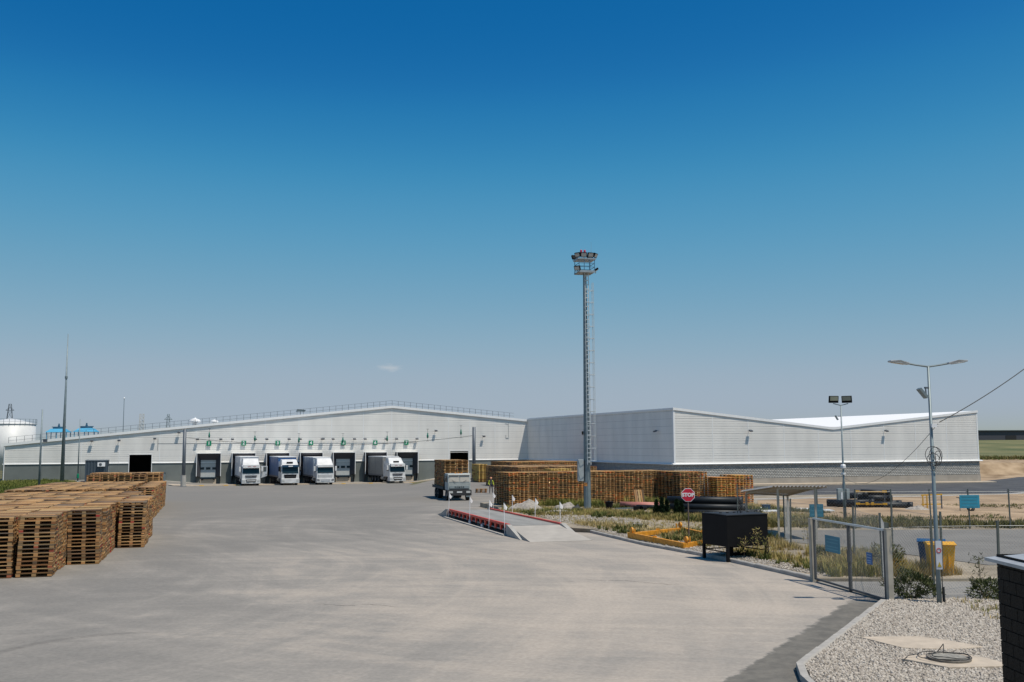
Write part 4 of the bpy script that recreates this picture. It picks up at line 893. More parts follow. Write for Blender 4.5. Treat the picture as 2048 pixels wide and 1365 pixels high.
# ------------------------------------------------------------------ weighbridge
def weighbridge():
    Lf, Ln, Rf, Rn = Vector((-4.46,71.52)), Vector((-0.17,55.23)), Vector((-1.47,72.96)), Vector((2.89,55.83))
    # local frame: origin at near-left deck corner, y along the deck away from the camera, x across
    d = (Lf - Ln).normalized(); L = 16.9; Wd = 2.95
    ang = math.atan2(d.y, d.x) - math.pi/2
    o = Vector((-0.2, 55.3)); zb = gz(0, 62)
    t = thing('weighbridge', 'steel truck weighbridge deck with red side rails and concrete ramps', 'weighbridge', (o.x, o.y, 0), ang)
    wz = lambda y: -0.0115*(55.3 + y*d.y)      # ground along the deck
    hz_ = lambda y: wz(y) + 0.52
    DECK = mat('deck_plate', (0.25,0.24,0.22), 0.9, 0.0, 0.2, 1.5, stretch=(1,0.2,1))
    n = 6
    for k in range(n):
        y0, y1 = k*L/n + 0.008, (k+1)*L/n - 0.008
        MB().add([(0.06,y0,hz_(y0)-0.06),(Wd-0.06,y0,hz_(y0)-0.06),(Wd-0.06,y1,hz_(y1)-0.06),(0.06,y1,hz_(y1)-0.06),(0.06,y0,hz_(y0)),(Wd-0.06,y0,hz_(y0)),(Wd-0.06,y1,hz_(y1)),(0.06,y1,hz_(y1))],[(3,2,1,0),(4,5,6,7),(0,1,5,4),(1,2,6,5),(2,3,7,6),(3,0,4,7)]).build('deck_plate', DECK, t)
    MB().bar((0.5,0.05,hz_(0)-0.2),(0.5,L-0.05,hz_(L)-0.2),0.12,0.26).bar((Wd-0.5,0.05,hz_(0)-0.2),(Wd-0.5,L-0.05,hz_(L)-0.2),0.12,0.26).bar((Wd/2,0.05,hz_(0)-0.2),(Wd/2,L-0.05,hz_(L)-0.2),0.12,0.26).build('deck_beam', CHASS, t)
    for x, nm in ((0.0,'left'),(Wd,'right')):
        s = -1 if x == 0 else 1
        MB().bar((x,0,hz_(0)+0.03),(x,L,hz_(L)+0.03),0.13,0.13).build('side_rail', RED, t)
        MB().bar((x,0,hz_(0)-0.27),(x,L,hz_(L)-0.27),0.08,0.07).build('lower_rail', mat('rail_grey',(0.2,0.2,0.2),0.6), t)
        k = 0; y = 0.25
        while y < L:
            MB().ext([(x-s*0.01,y-0.05,hz_(y)-0.03),(x-s*0.01,y+0.33,hz_(y)-0.03),(x-s*0.01,y+0.14,hz_(y)-0.31),(x-s*0.01,y-0.05,hz_(y)-0.31)], (s*0.1,0,0)).build('gusset', RED, t)
            y += 1.28
        MB().bar((x+s*0.32,-0.2,wz(0)+0.0),(x+s*0.32,L+0.2,wz(L)+0.0),0.16,0.14).build('edge_kerb', CONC, t)
    for y in (6.1, 9.6):
        MB().box(-0.16,-0.09,y-0.25,y+0.2,hz_(y)-0.52,hz_(y)-0.3).build('load_cell_cover', mat('pale_blue_grey',(0.5,0.52,0.58),0.5), t)
    pf = MB()
    for y in (0.4, L/2, L-0.4): pf.box(0.2,Wd-0.2,y-0.35,y+0.35,wz(y)-0.2,hz_(y)-0.34)
    pf.build('foundation_pier', CONC_D, t)
    # ramps with wing walls
    for y0, y1 in ((0.0,-4.6),(L,L+4.2)):
        e = -1 if y1 < 0 else 1
        MB().add([(0.06,y0+e*0.03,hz_(y0)-0.01),(Wd-0.06,y0+e*0.03,hz_(y0)-0.01),(Wd+0.25,y1,wz(y1)+0.012),(-0.1,y1,wz(y1)+0.012),(0.06,y0+e*0.03,wz(y0)-0.3),(Wd-0.06,y0+e*0.03,wz(y0)-0.3),(Wd+0.25,y1,wz(y1)-0.3),(-0.1,y1,wz(y1)-0.3)],[(0,1,2,3),(7,6,5,4),(0,4,5,1),(1,5,6,2),(2,6,7,3),(3,7,4,0)]).build('ramp', mat('ramp_concrete',(0.38,0.345,0.30),0.9,0,0.12,1.2,0.3,30), t)
        for x in (-0.2, Wd-0.05):
            y2 = y0 + e*3.0
            MB().ext([(x,y0+e*0.02,wz(y0)-0.3),(x,y0+e*0.02,hz_(y0)+0.07),(x,y0+e*0.35,hz_(y0)+0.07),(x,y2,wz(y2)+0.02),(x,y2,wz(y2)-0.3)], (0.25,0,0)).build('wing_wall', CONC, t)
    # marker poles with small pennants
    ca, sa = math.cos(ang), math.sin(ang)
    i = 0
    FL = mat('pennant_white', (0.75,0.72,0.70), 0.7)
    for x, ys, side in ((-0.12,(0.5,4.3,9.6,16.6),'left'),(Wd+0.12,(0.4,5.6,10.9,16.3),'right')):
        for k, y in enumerate(ys):
            wx, wy = o.x + x*ca - y*sa, o.y + x*sa + y*ca
            p = thing('marker_pole', 'thin white marker pole with small pennant, %s along the %s side of the weighbridge' % (['nearest','second','third','farthest'][k], side), 'marker pole', (wx, wy, wz(y)), random.uniform(-0.3,0.3), 'marker poles along the weighbridge')
            h = 1.75; p.rotation_euler[0] = random.uniform(-0.03,0.03); p.rotation_euler[1] = random.uniform(-0.04,0.04)
            MB().tube((0,0,0.0),(0,0,h),0.022,0.016,6).build('pole', WHITE, p)
            MB().ext([(0.02,0,h-0.02),(0.2,0.02,h-0.26),(0.12,-0.03,h-0.42),(0.02,0,h-0.32)], (0,0.008,0)).build('pennant', FL, p)
weighbridge()

# ------------------------------------------------------------------ light mast
def light_mast():
    t = thing('light_mast', 'tall grey floodlight mast with ladder and lamp platform', 'light mast', (5.5, 74.1, vz(5.5,74)), R(12))
    Hm = 17.6
    def R_(z): return 0.275 - 0.14*z/Hm
    MB().cone((0,0,0), [(R_(0),0),(R_(Hm),Hm)], n=8).build('shaft', STEEL_B, t)
    MB().box(-0.45,0.45,-0.45,0.45,-0.3,0.05).build('base_slab', CONC, t)
    MB().box(-0.72,-0.31,-0.2,0.12,2.1,3.7).build('control_cabinet', mat('cabinet_grey',(0.33,0.37,0.38),0.5), t, bevel=0.015)
    MB().box(-0.35,-0.1,-0.36,-0.3,1.75,1.98).build('warning_plate', mat('orange_plate',(0.5,0.2,0.05),0.5), t)
    MB().box(-0.37,-0.27,-0.1,0.02,5.5,5.75).build('socket_box', BLACK, t)
    # ladder on the camera side, clear of the shaft
    LADW = mat('ladder_zinc', (0.55,0.59,0.6), 0.5, 0.2, 0.08)
    def lp(z, x): r = R_(z); return (0.06 + x, -r - 0.15, z)
    lad = MB().bar(lp(3.3,-0.13), lp(Hm,-0.13), 0.05).bar(lp(3.3,0.13), lp(Hm,0.13), 0.05).build('ladder', LADW, t)
    z = 3.5
    rm = MB().bar((-0.13,0,0),(0.13,0,0),0.06).mesh('rung', LADW)
    while z < Hm: inst('rung', rm, lad, lp(z,0)); z += 0.33
    # safety cage
    z = 3.6
    hoop = [(0.13,0),(0.36,-0.1),(0.44,-0.3),(0.3,-0.52),(0.0,-0.6),(-0.25,-0.45)]
    while z < Hm - 0.6:
        b = Vector(lp(z,0)); pts = [b + Vector((x*1.0,y,0)) for x, y in hoop]
        MB().path(pts, 0.018, 5).build('cage_hoop', LADW, lad); z += 0.9
    for x, y in ((0.36,-0.1),(0.44,-0.3),(0.3,-0.52)):
        a, b = Vector(lp(3.6,0)), Vector(lp(Hm-0.8,0)); MB().tube(a+Vector((x,y,0)), b+Vector((x,y,0)), 0.016, n=5).build('cage_strap', LADW, lad)
    for z in (6,9,12,15): MB().bar((0.06,-R_(z)+0.02,z),(0.06,-R_(z)-0.15,z),0.04).build('ladder_stay', GALV, lad)
    # platforms
    pl = MB().box(-0.62,0.62,-0.62,0.62,Hm,Hm+0.07).build('platform', mat('platform_grey',(0.28,0.29,0.28),0.6), t)
    MB().box(-0.64,0.64,-0.64,-0.61,Hm-0.02,Hm+0.14).box(-0.64,0.64,0.61,0.64,Hm-0.02,Hm+0.14).build('toe_board', GALV, pl)
    for x in (-0.6,-0.2,0.2,0.6):
        for y in ((-0.6,0.6) if abs(x) > 0.5 else (-0.6,)): MB().bar((x,y,Hm+0.07),(x,y,Hm+0.95),0.04).build('stanchion', mat('blue_steel',(0.06,0.16,0.26),0.5,0.3), pl)
    for q in (0.4,0.68):
        MB().bar((-0.6,-0.6,Hm+q),(0.6,-0.6,Hm+q),0.03).bar((-0.6,0.6,Hm+q),(0.6,0.6,Hm+q),0.03).bar((-0.6,-0.6,Hm+q),(-0.6,0.6,Hm+q),0.03).bar((0.6,-0.6,Hm+q),(0.6,0.6,Hm+q),0.03).build('guard_rail', mat('blue_steel',(0.06,0.16,0.26),0.5,0.3), pl)
    MB().box(-0.7,0.7,-0.66,0.66,Hm+0.97,Hm+1.06).build('lamp_frame', GALV, t)
    def fl(x, y, z, yaw, tilt=25):
        b = inst('floodlight', None, t, (x,y,z), (0,0,yaw)); h = MB().box(-0.24,0.24,-0.09,0.06,-0.17,0.17).build('housing', BLACK, b, bevel=0.02); h.rotation_euler = (R(tilt),0,0)
        l = MB().box(-0.19,0.19,-0.104,-0.092,-0.125,0.125).build('lens', LAMPG, b); l.rotation_euler = (R(tilt),0,0)
        MB().bar((-0.2,0.02,-0.24),(0.2,0.02,-0.24),0.04).bar((0,0.02,-0.24),(0,0.02,-0.1),0.05).build('yoke', GALV, b)
    for x, y, w in ((-0.66,-0.5,-50),(-0.24,-0.62,-8),(0.28,-0.62,8),(0.68,-0.5,48),(-0.6,0.6,200),(0.6,0.6,160)): fl(x, y, Hm+1.32, R(w))
    fl(-0.72,-0.55,Hm+0.3,R(-40)); fl(0.85,-0.1,Hm+0.3,R(80),60)
    b = inst('beacon', None, t, (-0.12,0,Hm+1.5))
    MB().bar((0,0,-0.45),(0,0,0.02),0.05).bar((-0.16,0,0.02),(0.16,0,0.02),0.05).build('bracket', WHITE, b)
    for s in (-1,1): MB().cone((s*0.14,0,0.03), [(0.06,0),(0.085,0.06),(0.085,0.22),(0.04,0.27)], n=10).build('red_lamp', mat('red_beacon',(0.5,0.03,0.06),0.3), b)
    MB().tube((0.62,0.3,Hm+1.0),(0.62,0.3,Hm+1.75),0.02,0.02,5).tube((0.62,0.3,Hm+1.75),(0.62,0.3,Hm+2.5),0.01,0.006,5).build('lightning_rod', GALV, t)
light_mast()

# ------------------------------------------------------------------ poles and street lamps
def post(name, label, x, y, z0, h, r0, r1, m, cat='pole', extra=None, group=None, lean=(0,0)):
    t = thing(name, label, cat, (x, y, z0), 0, group); t.rotation_euler = (lean[0], lean[1], 0)
    MB().cone((0,0,-0.3), [(r0,0),(r1,h+0.3)], n=12).build('shaft', m, t, True)
    MB().cone((0,0,-0.05), [(r0*1.8,0),(r0*1.8,0.1),(r0*1.1,0.2)], n=12).build('base_collar', m, t)
    if extra: extra(t, h)
    return t
def twocol(t, h): MB().cone((0,0,15.6-0), [(0.2,0),(0.2,0.35)], n=12).build('joint_collar', STEEL_B, t)
post('lightning_mast', 'tallest thin grey lightning mast on the left grass', -65.5, 146, -1.35, 22.2, 0.30, 0.05, STEEL_B, 'mast', twocol)
def camx(t, h):
    c = inst('floodlight', None, t, (0.25,-0.1,h-3.6)); MB().bar((-0.2,0.1,0),(0.2,0,0.05),0.05).build('arm', STEEL_D, c); MB().box(0.1,0.5,-0.2,0.1,-0.25,0.1).build('housing', STEEL_D, c)
post('pole', 'thin grey pole with small camera, nearest on the left grass', -55.6, 118, gz(-55.6,118)+0.05, 9.9, 0.14, 0.07, STEEL_B, 'pole', camx)
def lamp_g(t, h): MB().cone((0,0,0), [(0.12,0.55),(0.17,0.6),(0.17,1.15),(0.1,1.2)], n=10).build('green_sleeve', GREEN, t)
post('pole', 'thin grey pole with green sleeve at its foot beside the container', -64.3, 148.5, -0.9, 9.3, 0.1, 0.05, STEEL_B, 'pole', lamp_g)
def footing(t, h): MB().cone((0,0,-0.2), [(0.42,0),(0.38,1.9)], n=10).build('concrete_foot', CONC, t)
post('cable_post', 'dark steel cable post left of dock 1', -49.0, 149.5, gz(-49,149.5), 8.5, 0.27, 0.24, STEEL_D, 'post', footing, 'cable posts')
post('cable_post', 'dark steel cable post behind the old flatbed truck', -5.75, 149.5, gz(-5.75,149.5), 7.75, 0.27, 0.24, STEEL_D, 'post', footing, 'cable posts')
def sag(p, q, s, n=24):
    p, q = Vector(p), Vector(q); return [p.lerp(q, i/n) - Vector((0,0,s*4*(i/n)*(1-i/n))) for i in range(n+1)]
CABLE = mat('cable_black', (0.03,0.03,0.03), 0.7)
pa, pb = Vector((-49.0,149.5,5.6)), Vector((-5.75,149.5,5.7))
cp = sag(pa, pb, 1.3, 40)
tag(MB().path(cp, 0.03, 5).build('overhead_cable', CABLE), 'thin black cable slung between the two dark posts across the docks', 'cable')
LG = mat('lantern_green', (0.01,0.16,0.10), 0.4)
gp = [(0.085,0.9),(0.243,0.1),(0.395,-0.1),(0.547,0.0),(0.70,0.3),(0.84,0.6),(0.955,0.1)]
for k, (f, dz) in enumerate(gp):
    P = pa.lerp(pb, f) - Vector((0,0,1.3*4*f*(1-f)))
    d = thing('hanging_lantern', 'small green lantern hung on the overhead cable, %s from the left post' % ORD[k], 'lantern', P, 0, 'green lanterns on the cable')
    MB().tube((0,0,-0.1),(0,0,1.7),0.02,0.02,5).bar((-0.2,0,1.7),(0.2,0,1.7),0.04).bar((-0.2,0,-0.1),(0.2,0,-0.1),0.04).build('hanger', CABLE, d)
    MB().cone((0,0,0.35), [(0.06,0),(0.14,0.1),(0.14,0.42),(0.09,0.52),(0.09,0.75),(0.04,0.8)], n=10).build('lantern_body', LG, d, True)

def street_lamp():
    t = thing('street_lamp', 'double-armed grey street lamp standing in the gravel bed', 'street lamp', (12.15, 29.0, GBZ(12.15,29)), 0)
    h = 6.75
    MB().cone((0,0,-0.2), [(0.07,0),(0.062,1.4),(0.036,h+0.2)], n=14).build('shaft', STEEL_B, t, True)
    for s in (-1,1):
        MB().path([(0,0,h),(s*0.35,0,h+0.05),(s*0.62,0,h+0.10)], 0.028, 8).build('arm', STEEL_B, t)
        hd = MB().ext([(s*0.56,-0.1,h+0.06),(s*0.56,-0.1,h+0.12),(s*0.85,-0.14,h+0.19),(s*1.13,-0.1,h+0.19),(s*1.13,-0.1,h+0.14),(s*0.85,-0.14,h+0.1)], (0,0.24,0)).build('lamp_head', mat('lamp_head_grey',(0.42,0.44,0.45),0.4,0.2), t, bevel=0.015)
        MB().ext([(s*0.70,-0.09,h+0.075),(s*1.06,-0.075,h+0.128),(s*1.06,0.075,h+0.128),(s*0.70,0.09,h+0.075)], (0,0,-0.012)).build('lens', LAMPG, hd)
    c = inst('floodlight', None, t, (-0.12,-0.1,h-0.72)); MB().bar((0.12,0.1,0.1),(-0.05,0,0.1),0.05).bar((-0.03,0,0.1),(-0.02,0,-0.12),0.03).build('bracket', STEEL_D, c)
    hb = MB().box(-0.17,-0.10,-0.14,0.12,-0.14,0.2).build('housing', STEEL_B, c); hb.rotation_euler = (0,R(-38),0)
    MB().box(-0.03,0.12,-0.14,-0.07,4.98,5.08).build('junction_box', WHITE, t)
    # wound-up spare cable at mid height
    for k in range(5):
        pts = []; rx, rz = random.uniform(0.1,0.3), random.uniform(0.16,0.3); cx = random.uniform(-0.06,0.16)
        for i in range(15): a = 2*math.pi*i/14; pts.append((cx + 0.8*rx*math.cos(a), -0.11-0.01*k+random.uniform(-.015,.015), 4.2-0.05*k + rz*math.sin(a)))
        MB().path(pts, 0.009, 5).build('cable_loop', CABLE, t)
    MB().box(-0.085,0.085,-0.125,-0.105,0.95,1.75).build('notice', mat('notice_white',(0.5,0.51,0.55),0.5), t)
    MB().pipe((0,-0.128,1.48),(0,-0.135,1.48),0.07,0.02,20).build('prohibition_ring', mat('sign_red',(0.5,0.02,0.03),0.4), t)
    MB().ext([(-0.06,-0.128,1.02),(0.06,-0.128,1.02),(0.0,-0.128,1.16)], (0,-0.006,0)).build('warning_triangle', mat('warn_yellow_dull',(0.4,0.3,0.04),0.5), t)
    MB().tube((0.1,-0.02,0),(0.1,-0.02,1.0),0.015,n=5).tube((0.13,-0.04,0.0),(0.12,-0.04,0.45),0.03,n=6).build('cable_riser', CABLE, t)
street_lamp()
tag(MB().path(sag((12.4,29.0,4.9),(18.5,31.0,8.6),0.25,20), 0.014, 5).build('overhead_cable', CABLE), 'black cable rising from the street lamp to the upper right', 'cable')
tag(MB().path(sag((12.35,29.0,4.85),(20.3,61.5,2.2),0.9,24), 0.008, 5).build('overhead_cable', CABLE), 'faint thin cable drooping from the street lamp towards the floodlight pole', 'cable')
def flood_pole():
    t = thing('floodlight_pole', 'slim grey pole with two square floodlights on the sandy lot', 'floodlight pole', (19.9, 60.4, vz(19.9,60.4)), 0)
    h = 7.0
    MB().cone((0,0,-0.3), [(0.1,0),(0.09,2.6),(0.06,2.8),(0.038,h+0.3)], n=12).build('shaft', STEEL_B, t, True)
    MB().bar((-0.45,0,h+0.12),(0,0,h),0.05).bar((0,0,h),(0.45,0,h+0.12),0.05).build('crossarm', STEEL_B, t)
    for s, yaw in ((-1,8),(1,-32)):
        b = inst('floodlight', None, t, (s*0.36-(0.08 if s<0 else -.0),-0.05,h+0.36), (R(10),0,R(yaw)))
        MB().box(-0.3,0.3,-0.06,0.06,-0.2,0.22).build('housing', BLACK, b, bevel=0.02); MB().box(-0.25,0.25,-0.075,-0.062,-0.06,0.19).build('lens', mat('olive_lens',(0.28,0.29,0.22),0.2), b)
    c = inst('camera', None, t, (-0.2,0,h-0.75)); MB().bar((0.2,0,0.1),(0,0,0.1),0.04).build('bracket', STEEL_D, c); q = MB().box(-0.1,-0.03,-0.08,0.08,-0.1,0.2).build('housing', STEEL_B, c); q.rotation_euler=(0,R(-30),0)
    MB().cone((0,0,3.2),[(0.13,0),(0.16,0.06),(0.16,0.2),(0.12,0.26)],n=10).cone((0,0,2.85),[(0.13,0),(0.13,0.1)],n=10).build('sensor', WHITE, t)
    MB().box(-0.42,-0.1,-0.16,0.14,1.35,2.02).box(0.1,0.28,-0.14,0.12,1.4,2.0).build('cabinet', mat('cabinet_grey2',(0.30,0.34,0.34),0.5), t, bevel=0.01)
    MB().box(-0.25,-0.15,-0.175,-0.162,1.4,1.8).build('cabinet_label', WHITE, t)
flood_pole()

# ------------------------------------------------------------------ fences and gate
WIRE = mat('fence_wire', (0.30,0.31,0.31), 0.5, 0.5, 0.05)
POSTG = mat('fence_post_grey', (0.10,0.115,0.105), 0.6, 0.2, 0.12)
def links(mb, p, q, h, z0, sp=0.075, r=0.0022):
    """woven diagonal wires between two posts, p and q at ground level"""
    p = Vector(p); q = Vector(q); L = (Vector((q.x,q.y)) - Vector((p.x,p.y))).length
    def P(s, z): c = p.lerp(q, s/L); return Vector((c.x, c.y, c.z + z0 + z))
    for sg in (1,-1):
        c = -h
        while c < L:
            s0, s1 = max(0, c), min(L, c+h)
            za, zb = (s0-c, s1-c) if sg > 0 else (h-(s0-c), h-(s1-c))
            if s1 - s0 > 0.03: mb.tube(P(s0, za), P(s1, zb), r, r, 3, cap=False)
            c += sp*1.414
def fence(name, label, pts, h=2.05, post_h=2.2, sp=0.09, zf=vz, skip=()):
    t = thing(name, label, 'fence', (*pts[0], zf(*pts[0])))
    o = Vector(t.location); pm = MB().box(-0.03,0.03,-0.03,0.03,-0.3,post_h).mesh('fence_post', POSTG)
    G = [Vector((x, y, zf(x, y))) - o for x, y in pts]
    for g in G: inst('fence_post', pm, t, g, (random.uniform(-0.02,0.02), random.uniform(-0.02,0.02), 0))
    for i, (a, b) in enumerate(zip(G[:-1], G[1:])):
        m = MB(); links(m, a, b, h-0.1, 0.08, sp); m.build('chain_link_mesh', WIRE, t)
        MB().tube(a+Vector((0,0,h)), b+Vector((0,0,h)), 0.006, n=5).build('top_wire', WIRE, t)
    return t
fence('far_fence', 'long chain-link fence along the far edge of the side road', [(14.1,63.2),(15.7,59.4),(17.2,56.9),(19.15,56.4),(21.15,56.3),(23.3,56.2),(25.4,56.1),(27.6,56.0),(30,55.9)], sp=0.12)
fence('middle_fence', 'chain-link fence running back from the gate beside the dry weeds', [(11.0,29.75),(12.62,34.6),(13.29,39.4),(12.7,46.2),(13.6,50.5)], sp=0.1)
fence('near_fence', 'chain-link fence behind the gravel bed under the street lamp', [(11.05,29.85),(12.6,30.4),(14.65,30.6),(16.7,30.5)], sp=0.075, zf=lambda x,y: gz(x,y)+0.1)
fence('bin_fence', 'short leaning chain-link fence behind the waste bins', [(14.77,39.4),(14.9,35.2)], sp=0.1)
def gate():
    gl, gr = Vector((10.28,34.75,gz(10.3,34.7))), Vector((11.0,29.65,gz(11,29.6)))
    POST = mat('gate_post_galvanised', (0.38,0.345,0.285), 0.6, 0.1, 0.15)
    FR = mat('gate_frame_grey', (0.085,0.088,0.09), 0.6, 0.2)
    for p, lab in ((gl,'pale square gate post at the far end of the kerb'),(gr,'pale square gate post beside the gravel bed')):
        o = thing('gate_post', lab, 'gate post', p, R(8), 'gate posts')
        MB().box(-0.08,0.08,-0.08,0.08,-0.3,2.12).build('post', POST, o, bevel=0.006); MB().box(-0.085,0.085,-0.085,0.085,2.122,2.14).build('cap', POST, o)
    d = (gr-gl).normalized(); a = gl + d*0.2 + Vector((0,0,0.12)); b = gr - d*0.22 + Vector((0,0,0.12))
    t = thing('gate', 'closed chain-link gate leaf with steel frame and blue signs', 'gate', (a.x,a.y,a.z-0.12), math.atan2(d.y,d.x))
    L = (b-a).length
    MB().bar((0,0,0.1),(0,0,2.12),0.07).build('frame_stile', FR, t); MB().bar((L,0,0.1),(L,0,2.12),0.07).build('frame_stile', FR, t)
    MB().bar((L*0.53,0,0.02),(L*0.53,0,2.1),0.09).box(L*0.53-0.06,L*0.53+0.06,-0.06,0.06,0.95,1.3).build('centre_stile', FR, t)
    MB().bar((-0.04,0,2.14),(L+0.04,0,2.14),0.06).build('top_rail', mat('gate_top_rail',(0.5,0.55,0.57),0.4,0.5), t); MB().bar((0,0,0.12),(L,0,0.12),0.06).build('bottom_rail', FR, t)
    m = MB(); links(m, Vector((0.03,0,0)), Vector((L-0.03,0,0)), 1.9, 0.18, 0.075); m.build('chain_link_mesh', WIRE, t)
    # signs hang on the yard side; local +y or -y faces the yard
    s = -1
    MB().box(L*0.2,L*0.2+1.05,s*0.06-0.008,s*0.06+0.008,1.15,1.68).build('sign_board', TEAL, t)
    for q in (1.57,1.46,1.33,1.24): MB().box(L*0.2+0.12,L*0.2+0.93,s*0.072-0.002,s*0.072+0.002,q-0.018,q+0.018).build('print_line', TEAL_L, t)
    MB().box(L*0.79,L*0.79+0.34,s*0.06-0.008,s*0.06+0.008,1.05,1.4).build('small_sign', mat('blue_sign',(0.02,0.12,0.33),0.5), t)
    for q in (1.33,1.25,1.16,1.1): MB().box(L*0.79+0.05,L*0.79+0.29,s*0.072-0.002,s*0.072+0.002,q-0.012,q+0.012).build('print_line', mat('pale_blue_print',(0.2,0.33,0.5),0.5), t)
gate()
def hung_sign(lab, x, y, z, w, h, m, rot=0, lines=4):
    t = thing('fence_sign', lab, 'sign', (x, y, z), rot, 'blue fence signs')
    MB().box(-w/2,w/2,-0.01,0.01,-h/2,h/2).build('board', m, t)
    for k in range(lines): zz = h/2 - h*(k+0.5)/lines; MB().box(-w*0.4,w*0.4,-0.016,-0.011,zz-h*0.05,zz+h*0.05).build('print_line', TEAL_L, t)
hung_sign('bright blue sign on the far fence beside the street lamp', 25.38, 55.95, 1.05, 1.1, 0.72, mat('sign_cyan',(0.03,0.27,0.38),0.5), 0, 4)
hung_sign('dark teal sign on the fence behind the far gate post', 17.05, 56.6, 0.55, 0.75, 0.72, TEAL, R(-10), 3)

# ------------------------------------------------------------------ stop sign
def stop_sign():
    x, y = 8.52, 48.9
    t = thing('stop_sign', 'red octagonal STOP sign with white border on a thin rusty post', 'road sign', (x, y, vz(x,y)), R(-6))
    MB().tube((0,0,-0.3),(0,0,2.45),0.03,0.03,8).build('post', mat('rusty_post',(0.16,0.12,0.10),0.7,0.2,0.3,8), t)
    oc = lambda r: [(r*math.cos(R(22.5+45*i)), r*math.sin(R(22.5+45*i))) for i in range(8)]
    MB().ext([(a,-0.035,2.28+b) for a, b in oc(0.345)], (0,-0.008,0)).build('border', WHITE, t)
    MB().ext([(a,-0.044,2.28+b) for a, b in oc(0.318)], (0,-0.004,0)).build('face', mat('sign_red_face',(0.58,0.015,0.045),0.4,0,0.05), t)
    text_part('lettering', 'STOP', 0.24, WHITE, t, (0,-0.051,2.28), bold=0.012)
    MB().box(-0.1,0.1,-0.034,-0.02,2.1,2.14).box(-0.1,0.1,-0.034,-0.02,2.42,2.46).build('clamp', GALV, t)
stop_sign()

# ------------------------------------------------------------------ black tank on legs
def black_bin():
    t = thing('steel_bin', 'large black steel box on legs with flat lid beside the kerb', 'bin', (9.27, 42.2, vz(9.3,42)), R(24))
    W, D, z0, z1 = 2.05, 1.75, 0.5, 1.75
    MB().ext([(-W/2,-D/2,z0),(W/2,-D/2,z0),(W/2,-D/2,z1),(-W/2,-D/2,z1)], (0,D,0)).build('box', BLACK, t, bevel=0.01)
    LID = mat('lid_lighter_black',(0.03,0.031,0.033),0.6,0,0.25,3,spec=0.2)  # lids in a lighter black than the box
    MB().ext([(-W/2-0.02,-D/2-0.02,z1+0.003),(W/2+0.02,-D/2-0.02,z1+0.003),(W/2+0.02,-0.02,z1+0.02),(-W/2-0.02,-0.02,z1+0.02)], (0,0,0.03)).build('lid', LID, t)
    MB().ext([(-W/2-0.02,0.02,z1+0.02),(W/2+0.02,0.02,z1+0.02),(W/2+0.02,D/2+0.02,z1+0.003),(-W/2-0.02,D/2+0.02,z1+0.003)], (0,0,0.03)).build('lid', LID, t)
    for x in (-0.7,-0.35,0,0.35,0.7): MB().tube((x-0.06,0,z1+0.06),(x+0.06,0,z1+0.06),0.022,n=8).build('hinge', BLACK, t)
    MB().path([(-0.05,-0.3,z1+0.05),(-0.05,-0.3,z1+0.14),(0.1,-0.3,z1+0.14),(0.1,-0.3,z1+0.05)], 0.012, 6).build('lid_handle', BLACK, t)
    for sx in (-1,1):
        for sy in (-1,1): MB().box(sx*(W/2-0.05)-0.055,sx*(W/2-0.05)+0.055,sy*(D/2-0.05)-0.055,sy*(D/2-0.05)+0.055,-0.1,z0+0.0).build('leg', BLACK, t)
        MB().bar((sx*(W/2-0.05),-D/2+0.1,0.28),(sx*(W/2-0.05),D/2-0.1,0.28),0.04).build('brace', BLACK, t)
    MB().bar((-W/2+0.1,D/2-0.05,0.28),(W/2-0.1,D/2-0.05,0.28),0.04).build('brace', BLACK, t)
    MB().tube((-0.2,0,0.02),(-0.2,0,z0),0.09,n=12).tube((-0.2,0,0.1),(0.5,0,0.1),0.06,n=10).build('drain_pipe', BLACK, t)
black_bin()

# ------------------------------------------------------------------ orange lifting frame
def orange_frame():
    OR = mat('orange_paint_worn', (0.60,0.25,0.015), 0.6, 0, 0.25, 6)
    t = thing('lifting_frame', 'low orange steel lifting frame lying in the dry weeds', 'steel frame', (8.0, 50.0, vz(8,50)), 0)
    c = [Vector((5.95,51.4)), Vector((7.75,45.9)), Vector((10.3,49.2)), Vector((9.2,54.6))]
    c = [Vector((p.x-8, p.y-50, 0.16)) for p in c]
    for i, h in ((0,0.28),(1,0.22),(2,0.22),(3,0.22)):
        a, b = c[i], c[(i+1)%4]; d = (b-a).normalized()
        MB().bar(a - d*0.1, b + d*0.1, 0.16, h).build('beam', OR, t, bevel=0.01)
        m = a.lerp(b, 0.5); MB().bar(m-d*0.05-Vector((0,0,0.17)), m-d*0.05+Vector((0,0,0.2)), 0.2, 0.06).build('stiffener', OR, t)
    for i in range(4):
        a = c[i]; d = (c[(i+1)%4]-a).normalized()
        e = a + d*0.25
        MB().tube(e+Vector((-0.04,0.0,0.26))-d*0.0, e+Vector((0.05,0.03,0.26)), 0.15, 0.15, 14).build('lifting_eye', OR, t)
        MB().bar(e+d*0.35, e+d*0.35+Vector((0,0,0.36)), 0.06, 0.14).build('upright_lug', OR, t)
orange_frame()

